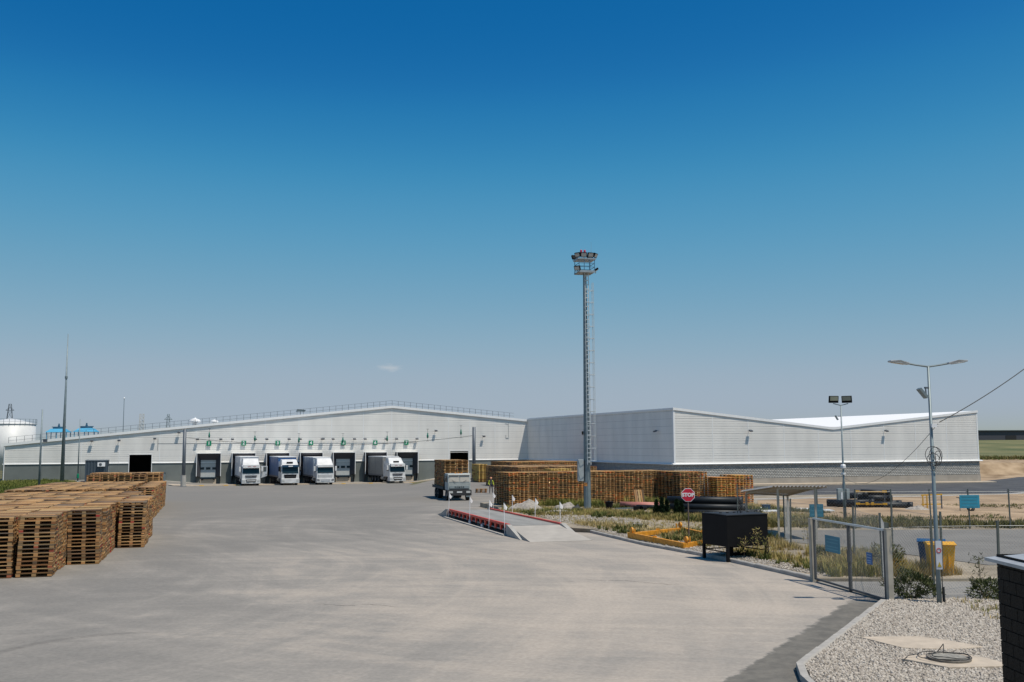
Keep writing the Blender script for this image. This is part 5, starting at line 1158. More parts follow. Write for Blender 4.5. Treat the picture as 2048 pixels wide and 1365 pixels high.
# ------------------------------------------------------------------ pipes
PIPE = mat('black_plastic_pipe', (0.016,0.019,0.022), 0.5, 0, 0.2, 3, spec=0.3)
PIPE_R = mat('dusty_red_pipe', (0.42,0.16,0.12), 0.55, 0, 0.12, 4)
def pipe_obj(name, lab, p, q, r, m, grp):
    p, q = Vector(p), Vector(q); mid = (p+q)/2
    t = thing(name, lab, 'pipe', mid, 0, grp)
    MB().pipe(p-mid, q-mid, r, r*0.12, 20).build('barrel', m, t, True)
    d = (q-p).normalized(); e = q-mid
    MB().pipe(e-d*0.35, e+d*0.01, r*1.07, r*0.1, 20).build('socket_collar', m, t, True)
zb = vz(13, 67)
ends = ((10.6,67.9),(15.3,66.3))
def pp(off, r, z, sh=0.0): a, b = ends; return ((a[0]+sh, a[1]+off, z), (b[0]+sh, b[1]+off, z), r)
for i, (off, r, z, sh, w) in enumerate(((-0.75,0.2,zb+0.2,0.15,'lowest at the front'),(-0.32,0.2,zb+0.21,0.9,'lowest behind the front one'),(-0.55,0.2,zb+0.56,-0.1,'second layer at the front'),(-0.12,0.21,zb+0.58,0.1,'second layer behind'),(-0.2,0.24,zb+0.98,-0.2,'topmost and thickest'),(0.55,0.21,zb+0.22,0.3,'lowest at the back'))):
    a, b, r_ = pp(off, r, z, sh); pipe_obj('plastic_pipe', 'long black pipe in the stack behind the stop sign, ' + w, a, b, r_, PIPE, 'black pipes behind the stop sign')
pipe_obj('clay_pipe', 'dusty red pipe lying left of the black pipes, farther one', (8.15,76.2,vz(8,76)+0.3), (10.9,75.0,vz(10,75)+0.3), 0.19, PIPE_R, 'red pipes')
pipe_obj('clay_pipe', 'dusty red pipe lying left of the black pipes, nearer one', (8.5,75.5,vz(8,75)+0.22), (11.0,74.2,vz(10,75)+0.24), 0.2, PIPE_R, 'red pipes')
pipe_obj('plastic_pipe', 'short dark grey pipe end in front of the red pipes', (9.2,74.8,vz(9,75)+0.16), (11.2,73.8,vz(11,74)+0.16), 0.17, PIPE, 'red pipes')
zr = vz(26, 75)
for i, (a, b, r, w) in enumerate((((23.9,76.6,zr+0.3),(28.2,75.8,zr+0.3),0.27,'lowest, at the back'),((24.3,75.6,zr+0.26),(26.9,74.9,zr+0.42),0.26,'lowest, left and tilted'),((25.6,74.9,zr+0.26),(29.2,73.5,zr+0.24),0.26,'lowest in front, reaching right'),
        ((25.9,75.6,zr+0.74),(28.3,75.1,zr+0.7),0.23,'second layer'),((26.2,75.7,zr+1.12),(28.3,75.3,zr+1.08),0.22,'topmost'),((24.8,75.9,zr+0.78),(26.6,75.4,zr+1.0),0.22,'second layer, tilted up to the right'),((27.8,76.4,zr+0.26),(29.3,75.9,zr+0.24),0.25,'short piece at the right end'))):
    pipe_obj('plastic_pipe', 'black pipe in the pile on the sandy lot, ' + w, a, b, r, PIPE, 'black pipes on the sandy lot')
def rack(x, y, z, lab, w=1.9, h=1.25):
    YW = mat('yellow_frame', (0.62,0.34,0.02), 0.5, 0, 0.2, 6)
    t = thing('pipe_rack', lab, 'rack', (x, y, z), R(-16), 'yellow pipe racks')
    for s in (0, w):
        MB().bar((s,0,-0.1),(s,0,h),0.07).build('upright', STEEL_D, t)
        for zz in (0.35, h): MB().box(s-0.16,s+0.16,-0.1,0.1,zz-0.05,zz+0.09).build('clamp', YW, t)
    for zz in (0.35, h): MB().bar((0,0,zz),(w,0,zz),0.07).build('beam', YW, t)
    for s in (w*0.35,w*0.55): MB().box(s-0.1,s+0.1,-0.08,0.08,0.28,0.48).build('clamp', YW, t)
rack(25.4,74.2,zr,'yellow steel rack holding the pipe pile on the sandy lot')
def stand():
    YW = MATS['yellow_frame']; t = thing('barrier_stand', 'yellow tubular barrier stand right of the pipe pile', 'stand', (29.9,73.4,zr), R(-10))
    for x in (0,0.28): MB().bar((x,0,-0.05),(x,0.0,1.0),0.08).build('upright', YW, t)
    MB().bar((-0.1,0,1.0),(1.4,0.3,1.05),0.1).build('top_beam', YW, t); MB().bar((-0.1,0,0.35),(1.3,0.3,0.35),0.09).build('lower_beam', YW, t); MB().bar((1.35,0.3,0),(1.35,0.3,1.05),0.08).build('upright', STEEL_D, t)
stand()

# ------------------------------------------------------------------ small shelter
def shelter():
    PM = mat('shelter_post_beige', (0.42,0.38,0.31), 0.6, 0, 0.1); RM = mat('corrugated_sheet', (0.44,0.40,0.35), 0.6, 0.1, 0.12)
    t = thing('canopy', 'open canopy with corrugated roof on four thin beige posts', 'canopy', (14.5,54.5,0), 0)
    P = [(12.95,55.8,1.60),(15.05,55.1,1.50),(13.3,50.5,2.08),(15.0,49.9,2.12)]
    for x, y, z in P: MB().bar((x-14.5,y-54.5,vz(x,y)-0.2),(x-14.5,y-54.5,z),0.09).build('post', PM, t)
    for a, b in ((0,1),(2,3),(0,2),(1,3)): MB().bar((P[a][0]-14.5,P[a][1]-54.5,P[a][2]-0.02),(P[b][0]-14.5,P[b][1]-54.5,P[b][2]-0.02),0.06,0.1).build('beam', PM, t)
    n = 30; V = []; F = []
    def S(u, v):     # u along the long side, v across the slope
        x = 12.72 + 2.48*u + (0.25 + 0.06*u)*v; y = 56.2 - 0.9*u - (5.9 - 0.1*u)*v; z = 1.62 - 0.1*u + (0.5 + 0.12*u)*v
        return x-14.5, y-54.5, z
    for i in range(n+1):
        dz = 0.045*(1 if (i//1) % 2 else -1) if True else 0
        for v in (0,1): x, y, z = S(i/n, v); V.append((x,y,z+0.06+dz))
    for i in range(n): F.append((2*i,2*i+1,2*i+3,2*i+2))
    o = MB().add(V, F).build('roof_sheet', RM, t); so_ = o.modifiers.new('thick','SOLIDIFY'); so_.thickness = 0.012
shelter()
b = thing('blue_crate', 'small dark blue crate on the pale sheets behind the canopy', 'crate', (17.9,71.2,vz(18,71)), R(5))
MB().box(-0.25,0.25,-0.2,0.2,0.0,0.42).build('body', mat('crate_blue',(0.015,0.06,0.12),0.5), b, bevel=0.01); MB().box(-0.27,0.27,-0.22,0.22,0.423,0.46).build('rim', mat('crate_blue',(0.015,0.06,0.12),0.5), b)
SHEETM = mat('pale_sheet', (0.62,0.62,0.6), 0.5, 0, 0.1)
for k, (x, y, l, a, w) in enumerate(((17.6,70.2,2.8,5,'longest, lying nearest'),(20.6,72.5,2.2,-8,'farther right'),(19.0,74.0,2.0,12,'farthest, slightly skewed'),(21.6,70.6,1.6,3,'rightmost and shortest'))):
    o = MB().box(-l/2,l/2,-0.5,0.5,0,0.035).box(-l/2+0.05,l/2-0.02,-0.42,0.46,0.036,0.07).build('metal_sheet', SHEETM); o.location = (x,y,vz(x,y)+0.05); o.rotation_euler = (R(1.5),0,R(a))
    tag(o, 'pale flat sheets stacked on the ground behind the canopy, ' + w, 'sheet', 'pale sheets on the lot')
t = thing('site_cart', 'small dark utility cart on the sandy lot by the blue sign', 'cart', (31.6,70,vz(31.6,70)), R(-12))
MB().ext([(-0.5,-0.3,0.9),(-0.1,-0.3,0.25),(0.55,-0.3,0.25),(0.6,-0.3,0.85),(0.1,-0.3,0.95)], (0,0.6,0)).build('tub', mat('cart_dark',(0.02,0.035,0.045),0.5), t, bevel=0.02)
MB().bar((-0.65,-0.25,0.95),(-0.1,-0.25,0.85),0.05).bar((-0.65,0.25,0.95),(-0.1,0.25,0.85),0.05).bar((-0.55,-0.25,0),(-0.55,-0.25,0.9),0.04).build('handle', CHASS, t)
for s in (-0.25,0.25): MB().pipe((0.2,s-0.05,0.2),(0.2,s+0.05,0.2),0.2,0.08,14).build('wheel', TYRE, t)

# ------------------------------------------------------------------ waste bins
def wheelie(lab, x, y, rot, m, grp):
    t = thing('wheelie_bin', lab, 'bin', (x, y, vz(x,y)), rot, grp); t.scale = (0.86,)*3
    MB().add([(-0.42,-0.32,0.06),(0.42,-0.32,0.06),(0.42,0.32,0.06),(-0.42,0.32,0.06),(-0.52,-0.42,1.2),(0.52,-0.42,1.2),(0.52,0.4,1.2),(-0.52,0.4,1.2)],[(3,2,1,0),(4,5,6,7),(0,1,5,4),(1,2,6,5),(2,3,7,6),(3,0,4,7)]).build('body', m, t, bevel=0.03)
    MB().ext([(-0.56,-0.47,1.205),(-0.56,-0.47,1.25),(-0.56,0.0,1.33),(-0.56,0.42,1.28),(-0.56,0.42,1.205)], (1.12,0,0)).build('lid', m, t, bevel=0.015)
    MB().tube((-0.4,0.46,1.22),(0.4,0.46,1.22),0.025,n=8).build('handle', m, t)
    for x_ in (-0.36,0.36): MB().tube((x_-0.04,0.3,0.11),(x_+0.04,0.3,0.11),0.11,n=14).build('wheel', TYRE, t)
    for x_ in (-0.25,0.0,0.25): MB().box(x_-0.02,x_+0.02,-0.405,-0.36,0.3,1.05).build('rib', m, t)
wheelie('bright yellow wheelie bin behind the street lamp', 15.02, 35.6, R(-12), mat('bin_yellow',(0.72,0.36,0.015),0.45,0,0.08), 'waste bins')
wheelie('dark blue wheelie bin left of the yellow one', 15.2, 36.75, R(-24), mat('bin_blue',(0.012,0.07,0.17),0.45,0,0.08), 'waste bins')

# ------------------------------------------------------------------ gravel bed covers
def slab(name, lab, pts, x, y, h, m, cat='slab'):
    o = MB().ext([(a-x,b-y,0) for a, b in pts], (0,0,h)).build(name, m, bevel=0.015); o.location = (x,y,GBZ(x,y)+0.0); tag(o, lab, cat); return o
slab('concrete_slab', 'tan irregular concrete slab flush in the gravel', [(7.95,23.45),(8.45,22.25),(8.75,22.15),(9.6,22.1),(10.25,22.3),(9.7,23.15),(9.3,23.5)], 9, 22.8, 0.045, CONC_T)
m_ = thing('manhole_cover', 'round manhole with tangled cable on a tan concrete slab in the gravel', 'manhole', (8.85,20.85,GBZ(8.85,20.85)), 0)
MB().ext([(-0.75,0.35,0),(-0.9,0.1,0),(-0.3,-0.72,0),(1.05,-0.62,0),(0.85,0.1,0),(0.5,0.55,0)], (0,0,0.06)).build('slab', CONC_T, m_, bevel=0.012)
MB().tube((0.02,-0.02,0.055),(0.02,-0.02,0.10),0.42,0.42,28).build('ring', mat('cast_ring',(0.16,0.14,0.115),0.8,0,0.25,10), m_)
MB().tube((0.02,-0.02,0.101),(0.02,-0.02,0.112),0.35,0.35,28).build('cover', mat('cast_cover',(0.27,0.25,0.21),0.8,0,0.3,12,0.5,30), m_)
for k in range(3):
    pts = []; r = random.uniform(0.32,0.5); cx, cy = random.uniform(-0.12,0.1), random.uniform(-0.06,0.06)
    for i in range(25): a = 2*math.pi*i/24; pts.append((cx + r*math.cos(a)*1.05, cy + r*0.85*math.sin(a), 0.11 + 0.012*math.sin(3*a+k) + 0.008*k))
    MB().path(pts, 0.009, 5).build('cable_loop', CABLE, m_)
MB().path([(-0.5,0.2,0.13),(-0.75,0.15,0.1),(-0.95,-0.05,0.03),(-0.85,-0.35,0.02)], 0.009, 5).path([(0.05,0.3,0.12),(0.1,0.42,0.28),(0.0,0.5,0.1)],0.009,5).build('cable_loop', CABLE, m_)

# ------------------------------------------------------------------ dark pillar at the right edge
def pillar():
    # square gatehouse pillar of dark glazed bricks, sheet-metal cap
    x0, x1, y0, y1 = 4.405, 5.1, 9.0, 9.7; cx, cy = 4.985, 9.35
    zb, zt = gz(cx,cy)-0.1, 3.17
    t = thing('gate_pillar', 'dark brick pillar with pale metal cap at the right edge', 'pillar', (cx, cy, zb), 0)
    BR = mat('dark_clinker', (0.010,0.009,0.008), 0.55, 0, 0.4, 9, 0.4, 40, spec=0.1); MO = mat('dark_mortar', (0.008,0.008,0.008), 0.9)
    w = (x1-x0)/2; H = zt-zb
    MB().box(-w+0.012,w-0.012,-w+0.012,w-0.012,0,H).build('pillar_core', MO, t)
    ch = 0.115; nb = 3; bl = 2*w/nb; cache = {}
    r = 0; z = 0
    while z < H-0.02:
        for side in range(4):
            edges = [-w] + [(-w + bl*(i+ (0.5 if r%2 else 1))) for i in range(nb) if -w + bl*(i+(0.5 if r%2 else 1)) < w-0.02] + [w]
            for a, b in zip(edges[:-1], edges[1:]):
                L = round(b-a-0.008,3)
                if L not in cache: cache[L] = MB().box(-L/2,L/2,-0.011,0.0,0.004,ch-0.004).mesh('brick', BR)
                m = (a+b)/2; off = w-0.001
                loc = [(m,-off,z),(off,m,z),(m,off,z),(-off,m,z)][side]; rot = [0,R(90),R(180),R(-90)][side]
                inst('brick', cache[L], t, loc, (0,0,rot))
        z += ch; r += 1
    CAPM = mat('cap_zinc', (0.45,0.46,0.46), 0.5, 0.3, 0.12, 5)
    cw = w + 0.085
    MB().add([(-cw,-cw,H),(cw,-cw,H),(cw,cw,H),(-cw,cw,H),(-cw,-cw,H+0.03),(cw,-cw,H+0.03),(cw,cw,H+0.03),(-cw,cw,H+0.03),(0,0,H+0.13)],[(3,2,1,0),(0,1,5,4),(1,2,6,5),(2,3,7,6),(3,0,4,7),(4,5,8),(5,6,8),(6,7,8),(7,4,8)]).build('cap', CAPM, t)
    MB().path([(-0.12,-0.05,H+0.06),(-0.15,-0.06,H+0.12),(-0.10,-0.06,H+0.2),(0.0,-0.05,H+0.3),(0.2,-0.03,H+0.42)], 0.018, 8).build('conduit', BLACK, t)
    MB().box(-0.18,0.3,-w-0.03,-w-0.013,H-0.62,H-0.12).build('glass_panel', glass_mat('panel_glass',(0.10,0.115,0.115),0.1), t)
pillar()

# ------------------------------------------------------------------ left edge: container, tank, towers, rods
def container():
    CM = mat('container_navy', (0.055,0.075,0.095), 0.5, 0.2, 0.1)
    t = thing('site_container', 'dark blue-grey corrugated site container with white air conditioner', 'container', (-63.2,148.3,-1.0), R(20))
    W, D, H = 3.1, 5.6, 3.3
    mb = MB(); pts = []
    n = 15
    for i in range(n+1):
        x = i*W/n; pts += [(x, 0.0 if i%2==0 else 0.07)]
    P0 = [(x,y,0.15) for x, y in pts]; P1 = [(x,y,H-0.12) for x, y in pts]
    k = len(pts); MB().add(P0+P1, [(i,i+1,i+1+k,i+k) for i in range(k-1)]).build('front_cladding', CM, t)
    pts = [(W - (0.0 if i%2==0 else 0.07), i*D/26) for i in range(27)]
    k = len(pts); MB().add([(x,y,0.15) for x,y in pts]+[(x,y,H-0.12) for x,y in pts], [(i,i+1,i+1+k,i+k) for i in range(k-1)]).build('side_cladding', CM, t)
    MB().box(0.08,W-0.08,0.08,D,0.1,H-0.13).build('shell', CM, t)
    MB().box(-0.04,W+0.04,-0.04,D+0.04,H-0.12,H).box(-0.04,W+0.04,-0.04,D+0.04,0,0.15).build('frame', mat('container_frame',(0.13,0.15,0.165),0.5), t)
    ac = MB().box(1.7,2.75,-0.42,-0.02,2.35,2.95).build('air_conditioner', WHITE, t, bevel=0.02)
    MB().tube((2.1,-0.43,2.65),(2.1,-0.425,2.65),0.22,n=18).build('fan_grille', STEEL_D, ac)
    for y in (2.0,3.6): MB().box(W+0.005,W+0.03,y,y+0.55,0.9,2.3).build('window', mat('container_window',(0.35,0.38,0.4),0.2), t)
container()
t = thing('storage_tank', 'white cylindrical storage tank with conical roof at the far left', 'tank', (-115.6,230,-2), 0)
WT = mat('tank_white', (0.62,0.62,0.61), 0.5, 0, 0.06, 0.3)
MB().cone((0,0,0), [(5.35,0),(5.35,11.4)], n=40).build('shell', WT, t, True); MB().cone((0,0,11.4), [(5.45,0),(5.45,0.12),(2.6,0.95),(0.3,1.45)], n=40).build('roof', WT, t, True)
for a in range(-150,31,12):
    ca, sa = 5.5*math.cos(R(a)), 5.5*math.sin(R(a)); cb, sb = 5.5*math.cos(R(a+12)), 5.5*math.sin(R(a+12))
    MB().bar((ca,sa,11.4),(ca,sa,12.6),0.06).bar((ca,sa,12.6),(cb,sb,12.6),0.05).bar((ca,sa,12.0),(cb,sb,12.0),0.05).build('guard_rail', STEEL_B, t)
for z in range(4,12): MB().bar((-4.4,-3.6,z),(-3.8,-4.2,z),0.08).build('ladder_rung', STEEL_D, t)
BLT = mat('tower_blue', (0.07,0.33,0.52), 0.5, 0, 0.08)
for k, (x, y, lab) in enumerate(((-104.4,230,'left of the two, behind the tall mast'),(-95.9,225,'right of the two'))):
    t = thing('cooling_tower', 'bright blue cooling tower behind the warehouse roof, ' + lab, 'cooling tower', (x,y,-2), R(12), 'blue cooling towers')
    MB().box(-1.9,1.9,-1.9,1.9,0,7.0).build('casing', mat('tower_casing',(0.3,0.34,0.36),0.6), t)
    for sx in (-2.1,-0.0,2.1):
        for sy in (-2.1,2.1): MB().bar((sx,sy,5),(sx,sy,9.6),0.16).build('post', BLT, t)
    MB().add([(-2.4,-2.4,9.6),(2.4,-2.4,9.6),(2.4,2.4,9.6),(-2.4,2.4,9.6),(-1.4,-1.4,10.4),(1.4,-1.4,10.4),(1.4,1.4,10.4),(-1.4,1.4,10.4)],[(3,2,1,0),(4,5,6,7),(0,1,5,4),(1,2,6,5),(2,3,7,6),(3,0,4,7)]).build('hood', BLT, t)
    MB().tube((0,0,10.4),(0,0,10.75),1.3,1.3,20).box(-1.5,1.5,-0.15,0.15,10.75,10.9).build('fan_ring', mat('tower_dark',(0.03,0.12,0.2),0.5), t); MB().cone((0,0,10.75),[(0.25,0),(0.25,0.45),(0.16,0.5),(0.16,0.85)],n=10).build('motor', mat('tower_dark',(0.03,0.12,0.2),0.5), t)
def lattice(name, lab, x, y, z0, h, w0, w1, m, arms=False, cat='pylon', bays=8, bw=0.12):
    t = thing(name, lab, cat, (x,y,z0), R(20))
    C = lambda f, sx, sy: Vector((sx*(w0+(w1-w0)*f)/2, sy*(w0+(w1-w0)*f)/2, h*f))
    for sx in (-1,1):
        for sy in (-1,1): MB().bar(C(0,sx,sy),C(1,sx,sy),bw).build('leg', m, t)
    b = MB()
    for k in range(bays):
        f0, f1 = k/bays, (k+1)/bays
        for (a, c) in (((-1,-1),(1,-1)),((1,-1),(1,1)),((1,1),(-1,1)),((-1,1),(-1,-1))):
            b.bar(C(f0,*a),C(f1,*c),bw*0.7).bar(C(f1,*a),C(f1,*c),bw*0.7)
    b.build('lacing', m, t)
    if arms:
        for f, l in ((0.55,4.2),(0.9,1.2)): MB().bar((-l,0,h*f),(l,0,h*f+0.0),0.16).bar((-l,0,h*f),(0,0,h*f+1.0),0.1).bar((l,0,h*f),(0,0,h*f+1.0),0.1).build('crossarm', m, t)
    return t
lattice('power_pylon', 'far lattice pylon rising behind the white tank', -161.2,320,-2,20,4.4,0.7,STEEL_D,True)
lattice('power_pylon', 'small far lattice pylon above the warehouse roof', -110.3,320,-2,16.5,3.0,0.6,STEEL_B,True)
lattice('chimney_mast', 'short white lattice chimney mast above the warehouse roof', -85.4,230,-2,13.7,0.95,0.95,mat('mast_white',(0.5,0.5,0.48),0.6),False,'mast',16,0.16)
t = thing('lightning_rod', 'thin lightning rod with bright tip far behind the roof', 'lightning rod', (-89.6,230,-2), 0)
MB().tube((0,0,0),(0,0,17.3),0.1,0.06,6).build('rod', STEEL_B, t); MB().cone((0,0,17.3),[(0.1,0),(0.18,0.1),(0.05,0.3)],n=8).build('tip', WHITE, t)
t = thing('waste_drum', 'small grey drum by the wall right of the dark doorway', 'drum', (*WP(-63.6,1.4).xy, gz(*WP(-63.6,1.4).xy)), 0)
MB().cone((0,0,0),[(0.5,0),(0.55,1.3)],n=14).build('body', STEEL_B, t); MB().cone((0,0,1.3),[(0.6,0),(0.6,0.07)],n=14).build('rim', STEEL_D, t)
# far building and small things on the plain
t = thing('far_shed', 'long dark low shed on the green field at the far right', 'shed', (218,452,tz(218,452)), R(4))
MB().box(-12,14,0,30,-1,4.0).build('dark_wing', mat('shed_dark',(0.06,0.06,0.075),0.6), t); MB().box(14.01,140,2,30,-1,3.7).build('grey_wing', mat('shed_grey',(0.20,0.21,0.225),0.6), t)
MB().box(-12.5,141,-0.6,31,4.01,4.35).build('roof', mat('shed_roof',(0.05,0.065,0.07),0.6), t); MB().box(5,10,-0.1,-0.002,-1,2.0).build('doorway', DARK, t)
for k in range(8): MB().box(24+k*5.5,27+k*5.5,1.9,1.998,2.6,3.4).build('window', DARK, t)

# ------------------------------------------------------------------ rubble heaps
def heap(name, lab, x, y, rx, ry, h, m, n=18):
    V = []; F = []
    for i in range(n+1):
        for j in range(n+1):
            a, b = -1+2*i/n, -1+2*j/n; r = math.hypot(a,b)
            z = h*max(0, 1-r**1.4)*(1+0.25*math.sin(7*a+3*b)*math.cos(5*b)) + random.uniform(-0.03,0.03)*h*(r<1)*3
            V.append((a*rx, b*ry, z if r < 1 else -0.25))
    F = [(i*(n+1)+j,(i+1)*(n+1)+j,(i+1)*(n+1)+j+1,i*(n+1)+j+1) for i in range(n) for j in range(n)]
    o = MB().add(V,F).build(name, m); o.location = (x,y,vz(x,y)-0.02); tag(o, lab, 'heap', 'rubble heaps'); return o
RUB = mat('rubble_pale', (0.33,0.295,0.255), 0.95, 0, 0.25, 5, 0.8, 12)
heap('rubble_heap', 'pale rubble heap behind the red rail of the weighbridge', 1.0, 73.5, 1.5, 1.1, 0.75, RUB)
heap('rubble_heap', 'low pale rubble spread in front of the pallet wall', 3.0, 70.0, 2.2, 1.2, 0.22, RUB)
heap('rubble_heap', 'pale rubble heap beside the mast, partly under black sheeting', 3.9, 73.0, 1.2, 0.8, 0.6, RUB)
heap('black_sheeting', 'crumpled black sheeting on the rubble beside the mast', 4.6, 72.7, 0.55, 0.5, 0.45, RUBBER, 10)
heap('debris_heap', 'pale debris heap between the pipe pile and the yellow stand', 29.0, 72.3, 1.0, 0.7, 0.3, RUB)
t = thing('junk_parts', 'black scrap parts lying beside the red pipe ends', 'scrap', (9.0,72.6,vz(9,72.6)), 0)
MB().box(-0.3,0.1,-0.2,0.2,0,0.35).build('box', BLACK, t, bevel=0.03); MB().pipe((0.25,-0.2,0.18),(0.6,0.15,0.2),0.17,0.05,12).build('hose_end', BLACK, t); MB().bar((-1.6,0.2,0.15),(-0.2,0,0.2),0.08).build('beam', STEEL_B, t)
t = thing('dark_bucket', 'black bucket among the weeds near the mast', 'bucket', (7.1,74.2,vz(7,74)), 0)
MB().cone((0,0,0),[(0.22,0),(0.3,0.55)],n=14).build('body', BLACK, t); MB().cone((0,0,0.55),[(0.32,0),(0.32,0.04)],n=14).build('rim', BLACK, t)

# ------------------------------------------------------------------ person
def person():
    x, y = -2.4, 111.0
    bm = bmesh.new()
    J = dict(pel=(0,0,0.95),wst=(0,0.0,1.1),ch=(0,0,1.33),nk=(0,-0.01,1.48),hd=(0,-0.03,1.56),tp=(0,-0.03,1.70),
        sl=(-0.19,0,1.41),el=(-0.27,0.03,1.13),wl=(-0.2,-0.14,0.94),hl=(-0.17,-0.19,0.87),sr=(0.19,0,1.41),er=(0.29,0.02,1.14),wr=(0.30,-0.1,0.92),hr=(0.30,-0.14,0.84),
        pl=(-0.1,0,0.92),kl=(-0.12,-0.02,0.5),al=(-0.13,0.03,0.09),tl=(-0.15,-0.14,0.04),pr=(0.1,0,0.92),kr=(0.14,-0.05,0.5),ar=(0.17,0.02,0.09),tr=(0.2,-0.14,0.04))
    rad = dict(pel=.15,wst=.145,ch=.155,nk=.06,hd=.085,tp=.08,sl=.07,el=.05,wl=.036,hl=.04,sr=.07,er=.05,wr=.036,hr=.04,pl=.1,kl=.065,al=.05,tl=.045,pr=.1,kr=.065,ar=.05,tr=.045)
    E_ = [('pel','wst'),('wst','ch'),('ch','nk'),('nk','hd'),('hd','tp'),('ch','sl'),('sl','el'),('el','wl'),('wl','hl'),('ch','sr'),('sr','er'),('er','wr'),('wr','hr'),('pel','pl'),('pl','kl'),('kl','al'),('al','tl'),('pel','pr'),('pr','kr'),('kr','ar'),('ar','tr')]
    for h, s in (('hl',-1),('hr',1)):
        for f in range(5):
            b = Vector(J[h]); a = (f-2)*0.016
            n1 = h+'f%d'%f; J[n1] = tuple(b + Vector((a, -0.03 + (0.02 if f == 0 else 0), -0.045))); rad[n1] = 0.010; E_.append((h,n1))
            n2 = n1+'t'; J[n2] = tuple(Vector(J[n1]) + Vector((0,-0.012 + 0.0,-0.035+0.004*abs(f-2)))); rad[n2] = 0.009; E_.append((n1,n2))
    names = list(J); me = bpy.data.meshes.new('person_skin'); me.from_pydata([J[n] for n in names], [(names.index(a),names.index(b)) for a, b in E_], [])
    o = bpy.data.objects.new('tmp', me); COL.objects.link(o)
    sk = o.modifiers.new('skin','SKIN'); su = o.modifiers.new('sub','SUBSURF'); su.levels = 1; su.render_levels = 1
    for i, n in enumerate(names): me.skin_vertices[0].data[i].radius = (rad[n], rad[n]*(0.75 if n in ('pel','wst','ch') else 1)); me.skin_vertices[0].data[i].use_root = (n == 'pel')
    bpy.context.view_layer.update(); dg = bpy.context.evaluated_depsgraph_get()
    m2 = bpy.data.meshes.new_from_object(o.evaluated_get(dg)); bpy.data.objects.remove(o)
    m2.materials.clear()
    for q in (mat('skin_tone',(0.42,0.25,0.17),0.6), mat('navy_workwear',(0.02,0.025,0.045),0.8), mat('hi_vis_yellow',(0.5,0.55,0.05),0.7), mat('boot_black',(0.015,0.015,0.015),0.6)): m2.materials.append(q)
    for p in m2.polygons:
        c = p.center; p.use_smooth = True
        arm = abs(c.x) > 0.185 and c.z > 0.8
        p.material_index = 0 if c.z > 1.47 or (c.z < 0.90 and abs(c.x) > 0.13 and c.y < -0.11 and c.z > 0.7) else 3 if c.z < 0.13 else (2 if arm and c.z > 0.95 or (0.98 < c.z < 1.47 and abs(c.x) > 0.12) else 1)
    t = thing('person', 'standing worker in navy clothes, yellow hi-vis sleeves and orange helmet by the pallets', 'person', (x,y,gz(x,y)), R(15))
    b = bpy.data.objects.new('body', m2); COL.objects.link(b); b.parent = t
    MB().cone((0,-0.03,1.64),[(0.15,0),(0.115,0.02),(0.112,0.08),(0.08,0.14),(0.02,0.16)],n=14).build('helmet', mat('helmet_orange',(0.6,0.25,0.12),0.4), t, True)
    MB().box(-0.05,-0.025,-0.125,-0.11,1.60,1.615).box(0.025,0.05,-0.125,-0.11,1.60,1.615).build('eyes', DARK, t); MB().box(-0.012,0.012,-0.14,-0.11,1.56,1.60).build('nose', MATS['skin_tone'], t)
person()

# ------------------------------------------------------------------ vegetation
def leaf_mat(name, stops, rough=0.8):
    m = ramp_random_mat(name, stops, rough, False, 0.12, 0.0, (1,1,1)); b = m.node_tree.nodes['Principled BSDF']
    b.inputs['Subsurface Weight'].default_value = 0.0; return m
G1, G2, G3 = (0.11,0.135,0.025), (0.18,0.185,0.04), (0.07,0.095,0.022)
D1, D2, D3 = (0.42,0.31,0.12), (0.52,0.41,0.21), (0.33,0.25,0.09)
WEED = leaf_mat('dry_weed_blades', [(0,G1),(0.25,G2),(0.42,(0.28,0.25,0.07)),(0.6,D3),(0.8,D1),(1,D2)])
GRASS = leaf_mat('green_grass_blades', [(0,G3),(0.4,G1),(0.75,G2),(0.92,(0.2,0.19,0.07)),(1,D3)])
OLIVE = leaf_mat('olive_scrub', [(0,G3),(0.45,(0.11,0.115,0.03)),(0.8,(0.2,0.165,0.06)),(1,D3)])
SHRUB = leaf_mat('shrub_leaves', [(0,(0.03,0.045,0.015)),(0.5,(0.06,0.075,0.025)),(0.85,(0.11,0.12,0.045)),(1,(0.2,0.17,0.07))])
CONIF = leaf_mat('conifer_needles', [(0,(0.008,0.02,0.008)),(0.6,(0.016,0.038,0.014)),(1,(0.035,0.06,0.02))])
